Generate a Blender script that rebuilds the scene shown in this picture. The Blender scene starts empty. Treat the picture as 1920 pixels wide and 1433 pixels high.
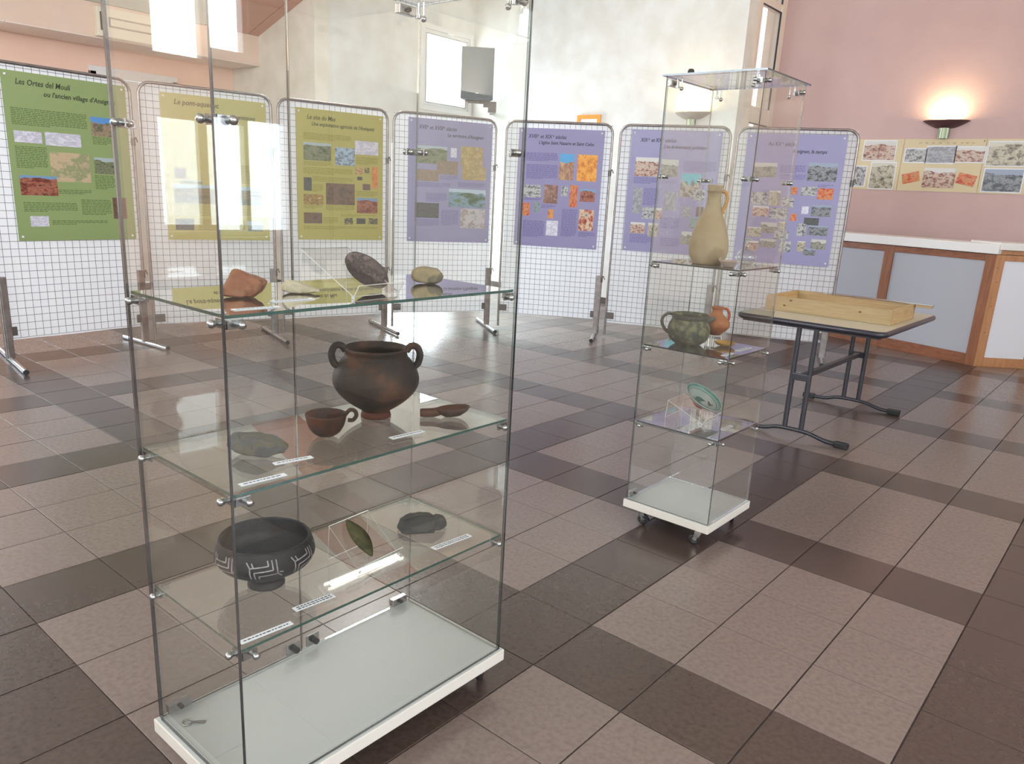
import bpy, bmesh, math, random
from mathutils import Vector, Matrix, noise
random.seed(7)
SC = bpy.context.scene
COL = SC.collection

# ------------------------------------------------------------------ camera, world, lights, exposure
T = 0.333                                    # one floor tile
CAM = Vector((3.9056*T, -6.2168*T, 4.4070*T))
F_PX, CX, CY = 1433.161, 961.297, 754.042
yaw, pitch, roll = 2.2646, 0.2662, 0.0527
fwd = Vector((math.cos(yaw)*math.cos(pitch), math.sin(yaw)*math.cos(pitch), -math.sin(pitch)))
rgt = Vector((math.sin(yaw), -math.cos(yaw), 0)); upv = rgt.cross(fwd)
r2 = rgt*math.cos(roll)+upv*math.sin(roll); u2 = -rgt*math.sin(roll)+upv*math.cos(roll)
cd = bpy.data.cameras.new('camera'); cam = bpy.data.objects.new('camera', cd); COL.objects.link(cam)
m = Matrix.Identity(4)
for i in range(3):
    m[i][0] = r2[i]; m[i][1] = u2[i]; m[i][2] = -fwd[i]; m[i][3] = CAM[i]
cam.matrix_world = m
cd.sensor_width = 36; cd.lens = F_PX*36/1920
cd.shift_x = -(CX-960)/1920; cd.shift_y = (CY-716.5)/1920
cd.clip_start = 0.05
SC.camera = cam
SC.view_settings.view_transform = 'Standard'; SC.view_settings.look = 'None'
SC.view_settings.gamma = 1; SC.view_settings.use_curve_mapping = False
SC.view_settings.exposure = -0.1
SC.cycles.transparent_max_bounces = 48
SC.cycles.max_bounces = 10
SC.cycles.caustics_reflective = False; SC.cycles.caustics_refractive = False
SC.cycles.sample_clamp_indirect = 4.0

w = bpy.data.worlds.new('sky'); SC.world = w; w.use_nodes = True
bg = w.node_tree.nodes['Background']; bg.inputs[0].default_value = (0.86, 0.93, 1.0, 1); bg.inputs[1].default_value = 3.2

def area(name, loc, rot, sx, sy, power, col=(1, 1, 1), spread=math.pi):
    l = bpy.data.lights.new(name, 'AREA'); l.shape = 'RECTANGLE'; l.size = sx; l.size_y = sy
    l.energy = power; l.color = col; l.spread = spread
    o = bpy.data.objects.new(name, l); COL.objects.link(o); o.location = loc; o.rotation_euler = rot
    return o
H = math.pi/2
# window lamps: mirrored pair, rear window and door; the rest is unseen added fill
DAY = (0.76, 0.88, 1.0)
area('daylight_low_window', (6.25, 2.33, 1.5), (0, H, 0), 1.3, 1.2, 44, DAY)
area('daylight_high_window', (6.25, 2.1, 3.0), (0, H, 0), 0.9, .8, 44, DAY)
area('added_fill_right', (6.55, -2.3, 1.9), (0, H, 0), 2.2, 5.0, 80, DAY)  # fill through an added long opening, for broad light from the right
area('added_fill_front', (3.2, -7.55, 1.5), (H, 0, 0), 4.6, 2.6, 50, (0.86, 0.93, 1.0))  # fill added behind the camera, no known opening there
area('daylight_rear_window', (-8.0, 6.7, 3.2), (0, -H, 0), 1.0, 0.9, 40, DAY)
area('daylight_rear_door', (-8.0, 6.35, 1.1), (0, -H, 0), 1.9, 1.2, 230, DAY)
area('added_fill_left', (-9.95, -1.9, 1.8), (0, -H, 0), 1.8, 4.4, 260, DAY)  # fill added out of view to lift the left floor and grids
area('added_fill_front_high', (-3.2, -7.3, 3.72), (H, 0, 0), 5.4, .9, 520, DAY)  # high fill added out of view to brighten the rear walls
area('added_fill_right_high', (6.3, -2.4, 3.3), (0, H, 0), .7, 6.6, 620, DAY)  # high fill added out of view to brighten the left wall
# unseen fill lamps facing up, added to brighten the ceiling and upper walls
for k, (x, y) in enumerate(((5.6, -5.2), (5.6, .4), (5.6, 5.6), (2.4, -6.6), (-2.6, -6.6), (-7.6, -6.6))):
    area('added_up_fill', (x, y, 2.7), (math.pi, 0, 0), .8, .5, 110, (1.0, .95, .88))

# ------------------------------------------------------------------ helpers
def lin(c):
    return tuple((x/12.92 if x <= .04045 else ((x+.055)/1.055)**2.4) for x in [v/255 for v in c])
def N(t, k, **kw):
    n = t.nodes.new(k)
    for a, b in kw.items(): setattr(n, a, b)
    return n
def new_mat(name):
    mt = bpy.data.materials.new(name); mt.use_nodes = True; t = mt.node_tree
    return mt, t, t.nodes['Principled BSDF']
def mat(name, c, rough=.5, metal=0., c2=None, scale=8., bump=0., bscale=None, spec=.5, detail=4., lo=.35, hi=.65, emit=0, coat=0, coords='Object', stretch=None):
    mt, t, p = new_mat(name)
    p.inputs['Base Color'].default_value = (*lin(c), 1); p.inputs['Roughness'].default_value = rough
    p.inputs['Metallic'].default_value = metal; p.inputs['Specular IOR Level'].default_value = spec
    if coat: p.inputs['Coat Weight'].default_value = coat; p.inputs['Coat Roughness'].default_value = .08
    tc = N(t, 'ShaderNodeTexCoord')
    src = tc.outputs[coords]
    if stretch:
        mp = N(t, 'ShaderNodeMapping'); mp.inputs['Scale'].default_value = stretch; t.links.new(src, mp.inputs[0]); src = mp.outputs[0]
    if c2 is not None:
        nz = N(t, 'ShaderNodeTexNoise'); nz.inputs['Scale'].default_value = scale; nz.inputs['Detail'].default_value = detail
        t.links.new(src, nz.inputs['Vector'])
        cr = N(t, 'ShaderNodeValToRGB'); cr.color_ramp.elements[0].position = lo; cr.color_ramp.elements[1].position = hi
        cr.color_ramp.elements[0].color = (*lin(c), 1); cr.color_ramp.elements[1].color = (*lin(c2), 1)
        t.links.new(nz.outputs[0], cr.inputs[0]); t.links.new(cr.outputs[0], p.inputs['Base Color'])
    if bump:
        nb = N(t, 'ShaderNodeTexNoise'); nb.inputs['Scale'].default_value = bscale or scale*3; nb.inputs['Detail'].default_value = 6
        t.links.new(src, nb.inputs['Vector'])
        b = N(t, 'ShaderNodeBump'); b.inputs['Strength'].default_value = bump; b.inputs['Distance'].default_value = .01
        t.links.new(nb.outputs[0], b.inputs['Height']); t.links.new(b.outputs[0], p.inputs['Normal'])
    if emit:
        p.inputs['Emission Color'].default_value = (*lin(c), 1); p.inputs['Emission Strength'].default_value = emit
    return mt
def glass_mat(name, tint, boost=1.0, edge=False, gloss_rough=0.0):
    mt = bpy.data.materials.new(name); mt.use_nodes = True; t = mt.node_tree; t.nodes.clear()
    out = N(t, 'ShaderNodeOutputMaterial'); tr = N(t, 'ShaderNodeBsdfTransparent'); gl = N(t, 'ShaderNodeBsdfGlossy')
    tr.inputs[0].default_value = (*tint, 1); gl.inputs['Roughness'].default_value = gloss_rough; gl.inputs[0].default_value = (1, 1, 1, 1)
    geo = N(t, 'ShaderNodeNewGeometry'); dt = N(t, 'ShaderNodeVectorMath', operation='DOT_PRODUCT')
    t.links.new(geo.outputs['Incoming'], dt.inputs[0]); t.links.new(geo.outputs['Normal'], dt.inputs[1])
    ab = N(t, 'ShaderNodeMath', operation='ABSOLUTE'); t.links.new(dt.outputs['Value'], ab.inputs[0])
    su = N(t, 'ShaderNodeMath', operation='SUBTRACT'); su.inputs[0].default_value = 1; t.links.new(ab.outputs[0], su.inputs[1])
    pw = N(t, 'ShaderNodeMath', operation='POWER'); pw.inputs[1].default_value = 5; t.links.new(su.outputs[0], pw.inputs[0])
    ml = N(t, 'ShaderNodeMath', operation='MULTIPLY_ADD'); ml.inputs[1].default_value = .96*boost; ml.inputs[2].default_value = .042*boost
    t.links.new(pw.outputs[0], ml.inputs[0])
    mx = N(t, 'ShaderNodeMixShader'); t.links.new(ml.outputs[0], mx.inputs[0]); t.links.new(tr.outputs[0], mx.inputs[1]); t.links.new(gl.outputs[0], mx.inputs[2])
    t.links.new(mx.outputs[0], out.inputs[0])
    return mt

class MB:
    def __init__(s): s.v = []; s.f = []; s.m = []; s.sm = []
    def add(s, vs, fs, mi=0, smooth=False, M=None):
        k = len(s.v)
        s.v += [tuple(M @ Vector(a)) if M else tuple(a) for a in vs]
        s.f += [[k+i for i in f] for f in fs]; s.m += [mi]*len(fs); s.sm += [smooth]*len(fs)
        return s
    def box(s, x0, y0, z0, x1, y1, z1, mi=0, M=None, b=0.):
        if b <= 0:
            vs = [(x0,y0,z0),(x1,y0,z0),(x1,y1,z0),(x0,y1,z0),(x0,y0,z1),(x1,y0,z1),(x1,y1,z1),(x0,y1,z1)]
            return s.add(vs, [(3,2,1,0),(4,5,6,7),(0,1,5,4),(1,2,6,5),(2,3,7,6),(3,0,4,7)], mi, M=M)
        b = min(b, (x1-x0)/2.01, (y1-y0)/2.01, (z1-z0)/2.01)
        bm = bmesh.new(); bmesh.ops.create_cube(bm, size=1)
        for v in bm.verts: v.co = Vector((x0+(v.co.x+.5)*(x1-x0), y0+(v.co.y+.5)*(y1-y0), z0+(v.co.z+.5)*(z1-z0)))
        bmesh.ops.bevel(bm, geom=bm.edges[:], offset=b, segments=2, affect='EDGES', profile=.6)
        return s.bm(bm, mi, False, M)
    def bm(s, bm, mi=0, smooth=False, M=None):
        bm.verts.index_update()
        s.add([v.co.copy() for v in bm.verts], [[v.index for v in f.verts] for f in bm.faces], mi, smooth, M); bm.free(); return s
    def tube(s, pts, r, n=10, mi=0, closed=False, caps=True, M=None, smooth=True):
        P = [Vector(p) for p in pts]; R = r if hasattr(r, '__len__') else [r]*len(P)
        L = len(P); vs = []; fs = []; prev = None
        for i in range(L):
            a = P[(i-1) % L] if (closed or i > 0) else P[i]; b = P[(i+1) % L] if (closed or i < L-1) else P[i]
            d = (b-a).normalized()
            if prev is None:
                ref = Vector((0,0,1)) if abs(d.z) < .9 else Vector((1,0,0)); x = d.cross(ref).normalized()
            else:
                x = (prev - d*prev.dot(d)).normalized()
            prev = x; y = d.cross(x)
            for k in range(n):
                q = 2*math.pi*k/n; vs.append(P[i]+(x*math.cos(q)+y*math.sin(q))*R[i])
        for i in range(L if closed else L-1):
            for k in range(n):
                j = (i+1) % L; fs.append((i*n+k, i*n+(k+1) % n, j*n+(k+1) % n, j*n+k))
        s.add(vs, fs, mi, smooth, M)
        if caps and not closed: s.add([vs[k] for k in range(n)], [tuple(range(n))[::-1]], mi, False, M); s.add([vs[(L-1)*n+k] for k in range(n)], [tuple(range(n))], mi, False, M)
        return s
    def cyl(s, p, q, r, n=16, mi=0, M=None, smooth=True): return s.tube([p, q], r, n, mi, M=M, smooth=smooth)
    def lathe(s, prof, n=48, mi=0, M=None, smooth=True, closed=False):
        vs = []; fs = []; L = len(prof)
        for (r, z) in prof:
            for k in range(n):
                a = 2*math.pi*k/n; vs.append((max(r, 1e-5)*math.cos(a), max(r, 1e-5)*math.sin(a), z))
        for i in range(L if closed else L-1):
            j = (i+1) % L
            for k in range(n): fs.append((i*n+k, i*n+(k+1) % n, j*n+(k+1) % n, j*n+k))
        return s.add(vs, fs, mi, smooth, M)
    def prism(s, poly, z0, z1, mi=0, M=None):
        n = len(poly); vs = [(x, y, z0) for x, y in poly]+[(x, y, z1) for x, y in poly]
        fs = [tuple(range(n))[::-1], tuple(range(n, 2*n))]+[(i, (i+1) % n, n+(i+1) % n, n+i) for i in range(n)]
        return s.add(vs, fs, mi, M=M)
    def sphere(s, c, r, mi=0, n=16, M=None):
        bm = bmesh.new(); bmesh.ops.create_uvsphere(bm, u_segments=n, v_segments=max(6, n//2), radius=1)
        rr = r if hasattr(r, '__len__') else (r, r, r)
        for v in bm.verts: v.co = Vector((c[0]+v.co.x*rr[0], c[1]+v.co.y*rr[1], c[2]+v.co.z*rr[2]))
        return s.bm(bm, mi, True, M)
    def build(s, name, mats, parent=None, loc=None, rz=0.):
        me = bpy.data.meshes.new(name); me.from_pydata(s.v, [], s.f); me.update()
        for mm in (mats if isinstance(mats, (list, tuple)) else [mats]): me.materials.append(mm)
        for i, p in enumerate(me.polygons): p.material_index = s.m[i]; p.use_smooth = s.sm[i]
        o = bpy.data.objects.new(name, me); COL.objects.link(o)
        if parent: o.parent = parent
        if loc: o.location = loc
        if rz: o.rotation_euler = (0, 0, rz)
        return o
def tag(o, label=None, cat=None, group=None, kind=None):
    if label: o['label'] = label
    if cat: o['category'] = cat
    if group: o['group'] = group
    if kind: o['kind'] = kind
    return o
def thing(name, label, cat, loc=(0,0,0), rz=0., group=None):
    o = bpy.data.objects.new(name, None); COL.objects.link(o); o.empty_display_size = .1
    o.location = loc; o.rotation_euler = (0, 0, rz); return tag(o, label, cat, group)
def struct(o): o['kind'] = 'structure'; return o
def copy_tree(o, parent=None):
    c = o.copy(); COL.objects.link(c); c.parent = parent
    for ch in [k for k in KIDS.get(o.name, [])]: copy_tree_child(ch, c)
    return c
KIDS = {}
def kids(o): return [x for x in COL.objects if x.parent == o]
def dup(o, parent=None):
    c = o.copy(); COL.objects.link(c)
    if parent: c.parent = parent
    for ch in kids(o): dup(ch, c)
    return c
def resample(prof, k=4):
    out = []
    P = prof
    for i in range(len(P)-1):
        p0 = P[max(i-1, 0)]; p1 = P[i]; p2 = P[i+1]; p3 = P[min(i+2, len(P)-1)]
        for j in range(k):
            t = j/k
            out.append(tuple(.5*((2*p1[a])+(-p0[a]+p2[a])*t+(2*p0[a]-5*p1[a]+4*p2[a]-p3[a])*t*t+(-p0[a]+3*p1[a]-3*p2[a]+p3[a])*t**3) for a in range(len(p1))))
    out.append(P[-1]); return out
def pot_profile(outer, th):
    o = resample(outer, 4)
    inner = []
    for i in range(len(o)):
        a = o[max(i-1, 0)]; b = o[min(i+1, len(o)-1)]
        d = Vector((b[0]-a[0], b[1]-a[1])); d = d.normalized() if d.length > 0 else Vector((0, 1))
        inner.append((max(o[i][0]-d.y*th, 0), o[i][1]+max(0, d.x)*th*.9))
    zc = inner[0][1]+th
    inn = [(r, max(z, zc)) for r, z in inner]
    top = [(o[-1][0]-th*.3, o[-1][1]+th*.35), (inn[-1][0]+th*.25, inn[-1][1]+th*.35)]
    return [(0, o[0][1])]+o+top+inn[::-1]+[(0, zc)]
def text_mesh(name, s, mat_, parent, loc, width=None, size=.03, shear=.2, extr=.0004, bold=.0, M=None):
    """one line of lettering, ^x^ is raised; facing -y in its own frame"""
    parts = s.split('^'); mb = MB(); x = 0.; dg = bpy.context.evaluated_depsgraph_get()
    for i, pt in enumerate(parts):
        if not pt: continue
        cu = bpy.data.curves.new('t', 'FONT'); cu.body = pt; cu.size = size*(.62 if i % 2 else 1); cu.shear = shear; cu.extrude = extr; cu.offset = bold; cu.resolution_u = 2
        ob = bpy.data.objects.new('t', cu); COL.objects.link(ob); bpy.context.view_layer.update()
        dg = bpy.context.evaluated_depsgraph_get(); me = ob.evaluated_get(dg).to_mesh()
        zz = size*.32 if i % 2 else 0
        lead = (len(pt)-len(pt.lstrip(' ')))*size*.28
        xs = [v.co.x for v in me.vertices] or [0]
        mb.add([(x+v.co.x, -v.co.z, v.co.y+zz) for v in me.vertices], [tuple(p.vertices) for p in me.polygons])
        adv = max(xs)+(len(pt)-len(pt.rstrip(' ')))*size*.28+size*.04
        ob.evaluated_get(dg).to_mesh_clear(); bpy.data.objects.remove(ob); bpy.data.curves.remove(cu)
        x += adv
    if width and x > 0:
        k = width/x; mb.v = [(a*k, b, c*(.5+.5*k)) for a, b, c in mb.v]
    return mb.build(name, mat_, parent, loc)

# ------------------------------------------------------------------ materials
M_CREAM = mat('cream_plaster', (248,240,230), .9, c2=(232,224,208), scale=3, bump=.12, bscale=140)
M_WHITE_WALL = mat('white_plaster', (240,239,235), .9, c2=(230,226,218), scale=3, bump=.12, bscale=140)
M_PINK = mat('pink_plaster', (210,180,177), .9, c2=(205,174,172), scale=2, bump=.2, bscale=160)
M_SALMON = mat('salmon_plaster', (253,216,196), .9, c2=(250,211,191), scale=2, bump=.15, bscale=150)
M_SALMON_CEIL = mat('salmon_ceiling_panel', (206,146,122), .85, c2=(200,140,116), scale=4, bump=.1, bscale=120)
M_BULK = mat('tan_plaster', (240,212,194), .9, c2=(236,207,189), scale=3, bump=.15, bscale=150)
M_CEIL = mat('ceiling_panel', (246,241,230), .9, c2=(242,237,225), scale=5, bump=.1, bscale=120)
M_JOINT = mat('dark_joint', (120,92,80), .9)
M_GROUT = mat('grout', (74,60,60), .9, c2=(62,50,50), scale=30)
M_TL = mat('light_tile', (122,107,102), .27, c2=(111,97,92), scale=55, lo=.4, hi=.7, bump=.02, bscale=60, spec=.8)
M_TD = mat('dark_tile', (73,60,55), .27, c2=(62,49,46), scale=55, lo=.4, hi=.7, bump=.02, bscale=60, spec=.8)
M_PVC = mat('white_pvc', (240,238,236), .35)
M_GASKET = mat('dark_gasket', (52,52,60), .5)
M_GLASS = glass_mat('clear_glass', (.982,.984,.972), boost=1.1)
M_GLASS_S = glass_mat('shelf_glass', (.972,.978,.96), boost=2.0)
M_EDGE = mat('glass_edge_dark', (18,24,32), .25, spec=.9, coat=.6)
M_EDGE_L = glass_mat('glass_edge_light', (.50,.55,.54), boost=5)
M_EDGE_S = mat('glass_edge_green', (32,74,68), .12, spec=.9, coat=.6)
M_ACRYL = glass_mat('acrylic', (.985,.985,.98), boost=1.2)
M_ACRYL_E = mat('acrylic_edge', (214,212,208), .2)
M_CHROME = mat('chrome', (168,168,170), .2, metal=1.)
M_STEEL = mat('galvanised_tube', (158,150,148), .34, metal=.85, c2=(140,132,132), scale=20)
M_STEEL_D = mat('dark_steel', (104,98,96), .45, metal=.7)
M_WIRE = mat('mesh_wire', (112,106,116), .5, metal=.3)
M_BLACK = mat('black_rubber', (28,28,30), .5)
M_BLACKM = mat('black_metal', (44,42,50), .35, spec=.6)
M_PLINTH_DIM = mat('laminate_top_dim', (180,182,181), .38)  # plinth top toned down, weaker light from above put into its colour
M_PAPER = mat('white_paper', (236,237,244), .8)
M_INK = mat('ink', (60,62,70), .8)
M_PINE = mat('pine', (170,148,112), .45, c2=(154,128,90), scale=5, lo=.3, hi=.75, coords='Object', stretch=(1.2, 14, 14), bump=.05, bscale=20)
M_PINE_IN = mat('pine_base', (222,186,134), .5, c2=(206,164,110), scale=5, stretch=(1.2, 14, 14))
M_KNOT = mat('wood_knot', (120,72,38), .5)
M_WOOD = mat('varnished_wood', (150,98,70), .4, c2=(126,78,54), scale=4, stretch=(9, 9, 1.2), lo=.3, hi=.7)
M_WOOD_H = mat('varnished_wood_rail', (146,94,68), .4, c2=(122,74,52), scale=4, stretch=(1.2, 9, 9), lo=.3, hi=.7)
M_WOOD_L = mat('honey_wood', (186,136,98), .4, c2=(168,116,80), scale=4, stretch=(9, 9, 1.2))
M_BARPANEL_SHADED = mat('bar_white_shaded', (172,171,180), .55)  # white panel on the bar's shaded face, shade put into the colour
M_BARPANEL_LIT = mat('bar_white_lit', (226,227,236), .5)  # same white panel on the lit face, side light put into the colour
M_BARTOP = mat('bar_top_white', (238,234,232), .35)
M_TABLE = mat('table_laminate', (196,188,168), .35, c2=(188,180,160), scale=40)
M_TABLE_E = mat('table_edge', (40,38,50), .3, spec=.6)
M_SPK = mat('speaker_grille', (84,100,112), .9, c2=(76,90,102), scale=60)
M_SPKB = mat('speaker_box', (80,90,98), .6)
M_ORANGE = mat('orange_frame', (244,158,62), .5)

def sheet_mat():
    mt, t, p = new_mat('white_sheet')
    p.inputs['Base Color'].default_value = (*lin((244,243,246)), 1); p.inputs['Roughness'].default_value = .9
    tl = N(t, 'ShaderNodeBsdfTranslucent'); tl.inputs[0].default_value = (*lin((242,242,246)), 1)
    mx = N(t, 'ShaderNodeMixShader'); mx.inputs[0].default_value = .5
    out = t.nodes['Material Output']; t.links.new(p.outputs[0], mx.inputs[1]); t.links.new(tl.outputs[0], mx.inputs[2]); t.links.new(mx.outputs[0], out.inputs[0])
    return mt
M_SHEET = sheet_mat()

# ------------------------------------------------------------------ room shell
X1, XB, X2, X3, XR = -9.6, -8.894, -7.62, -3.137, 6.0
Y0, Y3, Y4, YF = 4.311, 7.267, 8.328, -7.0
def wall(name, p0, p1, z0, z1, mt, holes=(), th=.22, flip=1):
    """vertical wall from p0 to p1, inner face on the line, thickness to the left (flip=1) or right"""
    a = Vector((*p0, 0)); b = Vector((*p1, 0)); d = (b-a); L = d.length; d.normalize(); n = Vector((-d.y, d.x, 0))*flip
    Mx = Matrix(((d.x, n.x, 0, a.x), (d.y, n.y, 0, a.y), (0, 0, 1, 0), (0, 0, 0, 1)))
    ss = sorted({0, L, *[h[0] for h in holes], *[h[1] for h in holes]}); zs = sorted({z0, z1, *[h[2] for h in holes], *[h[3] for h in holes]})
    mb = MB()
    for i in range(len(ss)-1):
        for j in range(len(zs)-1):
            sc, zc = (ss[i]+ss[i+1])/2, (zs[j]+zs[j+1])/2
            if any(h[0] < sc < h[1] and h[2] < zc < h[3] for h in holes): continue
            mb.box(ss[i], 0, zs[j], ss[i+1], th, zs[j+1], M=Mx)
    return struct(mb.build(name, mt)), Mx

wall('wall_left', (X1, YF), (X1, Y0), 0, 6, M_SALMON, holes=[(2.32+7, 3.46+7, 0, 2.72), (-4.1+7, .3+7, .9, 2.7)])
wall('wall_left_rear', (X1-.22, Y0), (X2, Y0), 0, 6, M_CREAM, th=.22)
WW = 6.215-Y0
wall('wall_rear_window_side', (X2, Y0+.2195), (X2, Y3), 0, 6, M_WHITE_WALL, holes=[(WW-.2195, WW+.7405, 2.66, 3.715), (1.0305, 2.5305, 0, 2.15)])
wall('wall_rear', (X2-.22, Y3), (X3, Y3), 0, 6, M_WHITE_WALL)
wall('wall_rear_return', (X3, Y3+.2195), (X3, Y4), 0, 6, M_CREAM, holes=[(.0805, .7805, .1, 5.2)], th=.22)
wall('wall_right_rear', (X3-.22, Y4), (XR, Y4), 0, 6, M_PINK)
wall('wall_right', (XR, Y4), (XR, YF), 0, 6, M_WHITE_WALL,
     holes=[(Y4-2.88, Y4-1.79, .9, 2.1), (Y4-2.42, Y4-1.79, 2.6, 3.4), (Y4-.2, Y4+4.8, .8, 2.75), (Y4-.9, Y4+5.7, 2.98, 3.62)])
wall('wall_front', (XR, YF), (X1, YF), 0, 6, M_CREAM, holes=[(XR-5.5, XR-.9, 0.1, 2.8), (XR+.5, XR+5.9, 3.28, 4.16)])

# bulkhead over the left wall, with panelled underside
mb = MB(); mb.box(X1, YF, 3.0, XB, Y0, 3.372); bulk = struct(mb.build('trim_bulkhead', M_BULK))
y = Y0-.02; k = 0
while y > -3.2:
    mb = MB(); mb.box(X1+.01, y-1.02, 2.99, XB-.004, y, 3.001, b=.003); mb.build('soffit_panel', mat('soffit_panel', (252,236,224), .85) if k == 0 else bpy.data.materials['soffit_panel'], bulk)
    y -= 1.028; k += 1

# ceiling: slope rising from the bulkhead to a ridge, then down
SL = .3235
def zc(x): return 3.372+(x-XB)*SL if x < -2.5 else 3.372+(-2.5-XB)*SL-(x+2.5)*.2
mb = MB()
for xa, xb in ((X1-.2, -2.5), (-2.5, XR+.2)):
    mb.add([(xa, YF-.2, zc(xa)+.012), (xb, YF-.2, zc(xb)+.012), (xb, Y0, zc(xb)+.012), (xa, Y0, zc(xa)+.012),
            (xa, YF-.2, zc(xa)+.2), (xb, YF-.2, zc(xb)+.2), (xb, Y0, zc(xb)+.2), (xa, Y0, zc(xa)+.2)],
           [(3,2,1,0),(4,5,6,7),(0,1,5,4),(1,2,6,5),(2,3,7,6),(3,0,4,7)])
ceil = struct(mb.build('ceiling', M_JOINT))
xs = [(XB, -7.95, 0), (-7.95, -6.95, 0), (-6.95, -6.72, 1), (-6.72, -5.72, 0), (-5.72, -5.49, 1), (-5.49, -4.2, 0), (-4.2, -2.5, 0), (-2.5, -1.1, 0), (-1.1, .3, 0), (.3, 1.7, 0), (1.7, 3.1, 0), (3.1, 4.5, 0), (4.5, 6.0, 0)]
ys = [(4.155, Y0-.003, 1), (3.535, 4.145, 1), (2.285, 3.53, 0), (1.03, 2.275, 0), (-.22, 1.02, 0), (-1.47, -.23, 0), (-2.72, -1.48, 0), (-3.97, -2.73, 0), (-5.22, -3.98, 0), (-6.98, -5.23, 0)]
g = .006
for xa, xb, sa in xs:
    for ya, yb, sb in ys:
        mb = MB(); a, b = xa+g, xb-g
        mb.add([(a, ya, zc(a)), (b, ya, zc(b)), (b, yb, zc(b)), (a, yb, zc(a)), (a, ya, zc(a)+.014), (b, ya, zc(b)+.014), (b, yb, zc(b)+.014), (a, yb, zc(a)+.014)],
               [(3,2,1,0),(4,5,6,7),(0,1,5,4),(1,2,6,5),(2,3,7,6),(3,0,4,7)])
        mb.build('ceiling_panel', M_SALMON_CEIL if (sa or sb) else M_CEIL, ceil)
mb = MB(); mb.box(X2-.2, Y0, 5.7, XR+.2, Y4+.3, 5.9); struct(mb.build('ceiling_rear', M_CEIL))
# the gable above the slope that closes the lower hall against the taller rear bay
mb = MB()
mb.add([(X2+.02, Y0+.0, zc(X2)+.1), (-2.5, Y0, zc(-2.5)+.1), (XR, Y0, zc(XR)+.1), (XR, Y0, 6), (-2.5, Y0, 6), (X2+.02, Y0, 6)], [(0,1,4,5), (1,2,3,4)])
mb.v += [(x, y+.12, z) for x, y, z in mb.v]; mb.f += [[a+6 for a in f][::-1] for f in mb.f]+[[0,1,7,6],[1,2,8,7]]; mb.m += [0]*(len(mb.f)-len(mb.m)); mb.sm += [False]*(len(mb.f)-len(mb.sm))
struct(mb.build('trim_gable', M_CREAM))

# ------------------------------------------------------------------ floor: grout bed and tiles one by one
mb = MB(); mb.box(X1-.2, YF-.2, -.12, XR+.2, Y4+.3, -.0035); floor = struct(mb.build('floor', M_GROUT))
def dark(i, j):
    if j % 4 == 3: return True
    if i % 4 == 3 and not (8 <= j <= 10): return True
    return False
def proj(p):
    c = Vector(p)-CAM; z = c.dot(fwd)
    if z < .15: return None
    return (CX+F_PX*c.dot(r2)/z, CY-F_PX*c.dot(u2)/z)
def tile_mb(x0, y0, x1, y1, mb=None, mi=0):
    mb = mb or MB(); b = .0006; z = 0.
    vs = []
    for o, zz in ((0, -.006), (0, -b), (b, z)):
        vs += [(x0+o, y0+o, zz), (x1-o, y0+o, zz), (x1-o, y1-o, zz), (x0+o, y1-o, zz)]
    fs = [(8,9,10,11)]
    for a in (0, 4): fs += [(a+q, a+(q+1) % 4, a+4+(q+1) % 4, a+4+q) for q in range(4)]
    mb.add(vs, fs, mi); return mb
cands = []; rest = []
for i in range(-30, 19):
    for j in range(-22, 26):
        x0, y0, x1, y1 = i*T, j*T, (i+1)*T, (j+1)*T
        cx, cy = (x0+x1)/2, (y0+y1)/2
        inside = X1 < cx < XR and YF < cy < (Y0 if cx < X2 else (Y3 if cx < X3 else Y4))
        if not inside: continue
        q = [proj((x, y, 0)) for x, y in ((x0, y0), (x1, y0), (x1, y1), (x0, y1))]
        ar = 0
        if all(q):
            ar = abs(sum(q[a][0]*q[(a+1) % 4][1]-q[(a+1) % 4][0]*q[a][1] for a in range(4)))/2
            mx = sum(a[0] for a in q)/4; my = sum(a[1] for a in q)/4
            if not (-60 < mx < 1980 and -60 < my < 1500): ar = 0
        (cands if ar > 0 else rest).append((ar, i, j))
cands.sort(reverse=True)
gu, gv = .0055, .0036
tm = {}
for dk in (0, 1):
    me_o = tile_mb(gu/2, gv/2, T-gu/2, T-gv/2).build('tile', [M_TL, M_TD][dk]); tm[dk] = me_o.data; bpy.data.objects.remove(me_o)
for ar, i, j in cands[:299]:
    o = bpy.data.objects.new('tile', tm[int(dark(i, j))]); COL.objects.link(o); o.parent = floor
    o.location = (i*T, j*T, random.uniform(-.0006, 0)); o.rotation_euler = (random.uniform(-.0012, .0012), random.uniform(-.0012, .0012), 0)
mb = MB()
for ar, i, j in cands[299:]+rest:
    tile_mb(i*T+gu/2, j*T+gv/2, (i+1)*T-gu/2, (j+1)*T-gv/2, mb, int(dark(i, j)))
o = mb.build('floor_tiles', [M_TL, M_TD], floor); o['kind'] = 'stuff'

# ------------------------------------------------------------------ windows and doors
def frame_rect(mb, axis, c, a0, a1, z0, z1, wd, dp, mi=0):
    """rectangular frame in plane axis=c ('x' or 'y'), bars wd wide, dp deep"""
    for (p0, p1, q0, q1) in ((a0, a1, z0, z0+wd), (a0, a1, z1-wd, z1), (a0, a0+wd, z0+wd, z1-wd), (a1-wd, a1, z0+wd, z1-wd)):
        if axis == 'x': mb.box(c-dp/2, p0, q0, c+dp/2, p1, q1, mi, b=.004)
        else: mb.box(p0, c-dp/2, q0, p1, c+dp/2, q1, mi, b=.004)
def pane(axis, c, a0, a1, z0, z1, parent, name='pane'):
    mb = MB()
    if axis == 'x': mb.box(c-.004, a0, z0, c+.004, a1, z1)
    else: mb.box(a0, c-.004, z0, a1, c+.004, z1)
    return mb.build(name, M_GLASS, parent)
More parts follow.
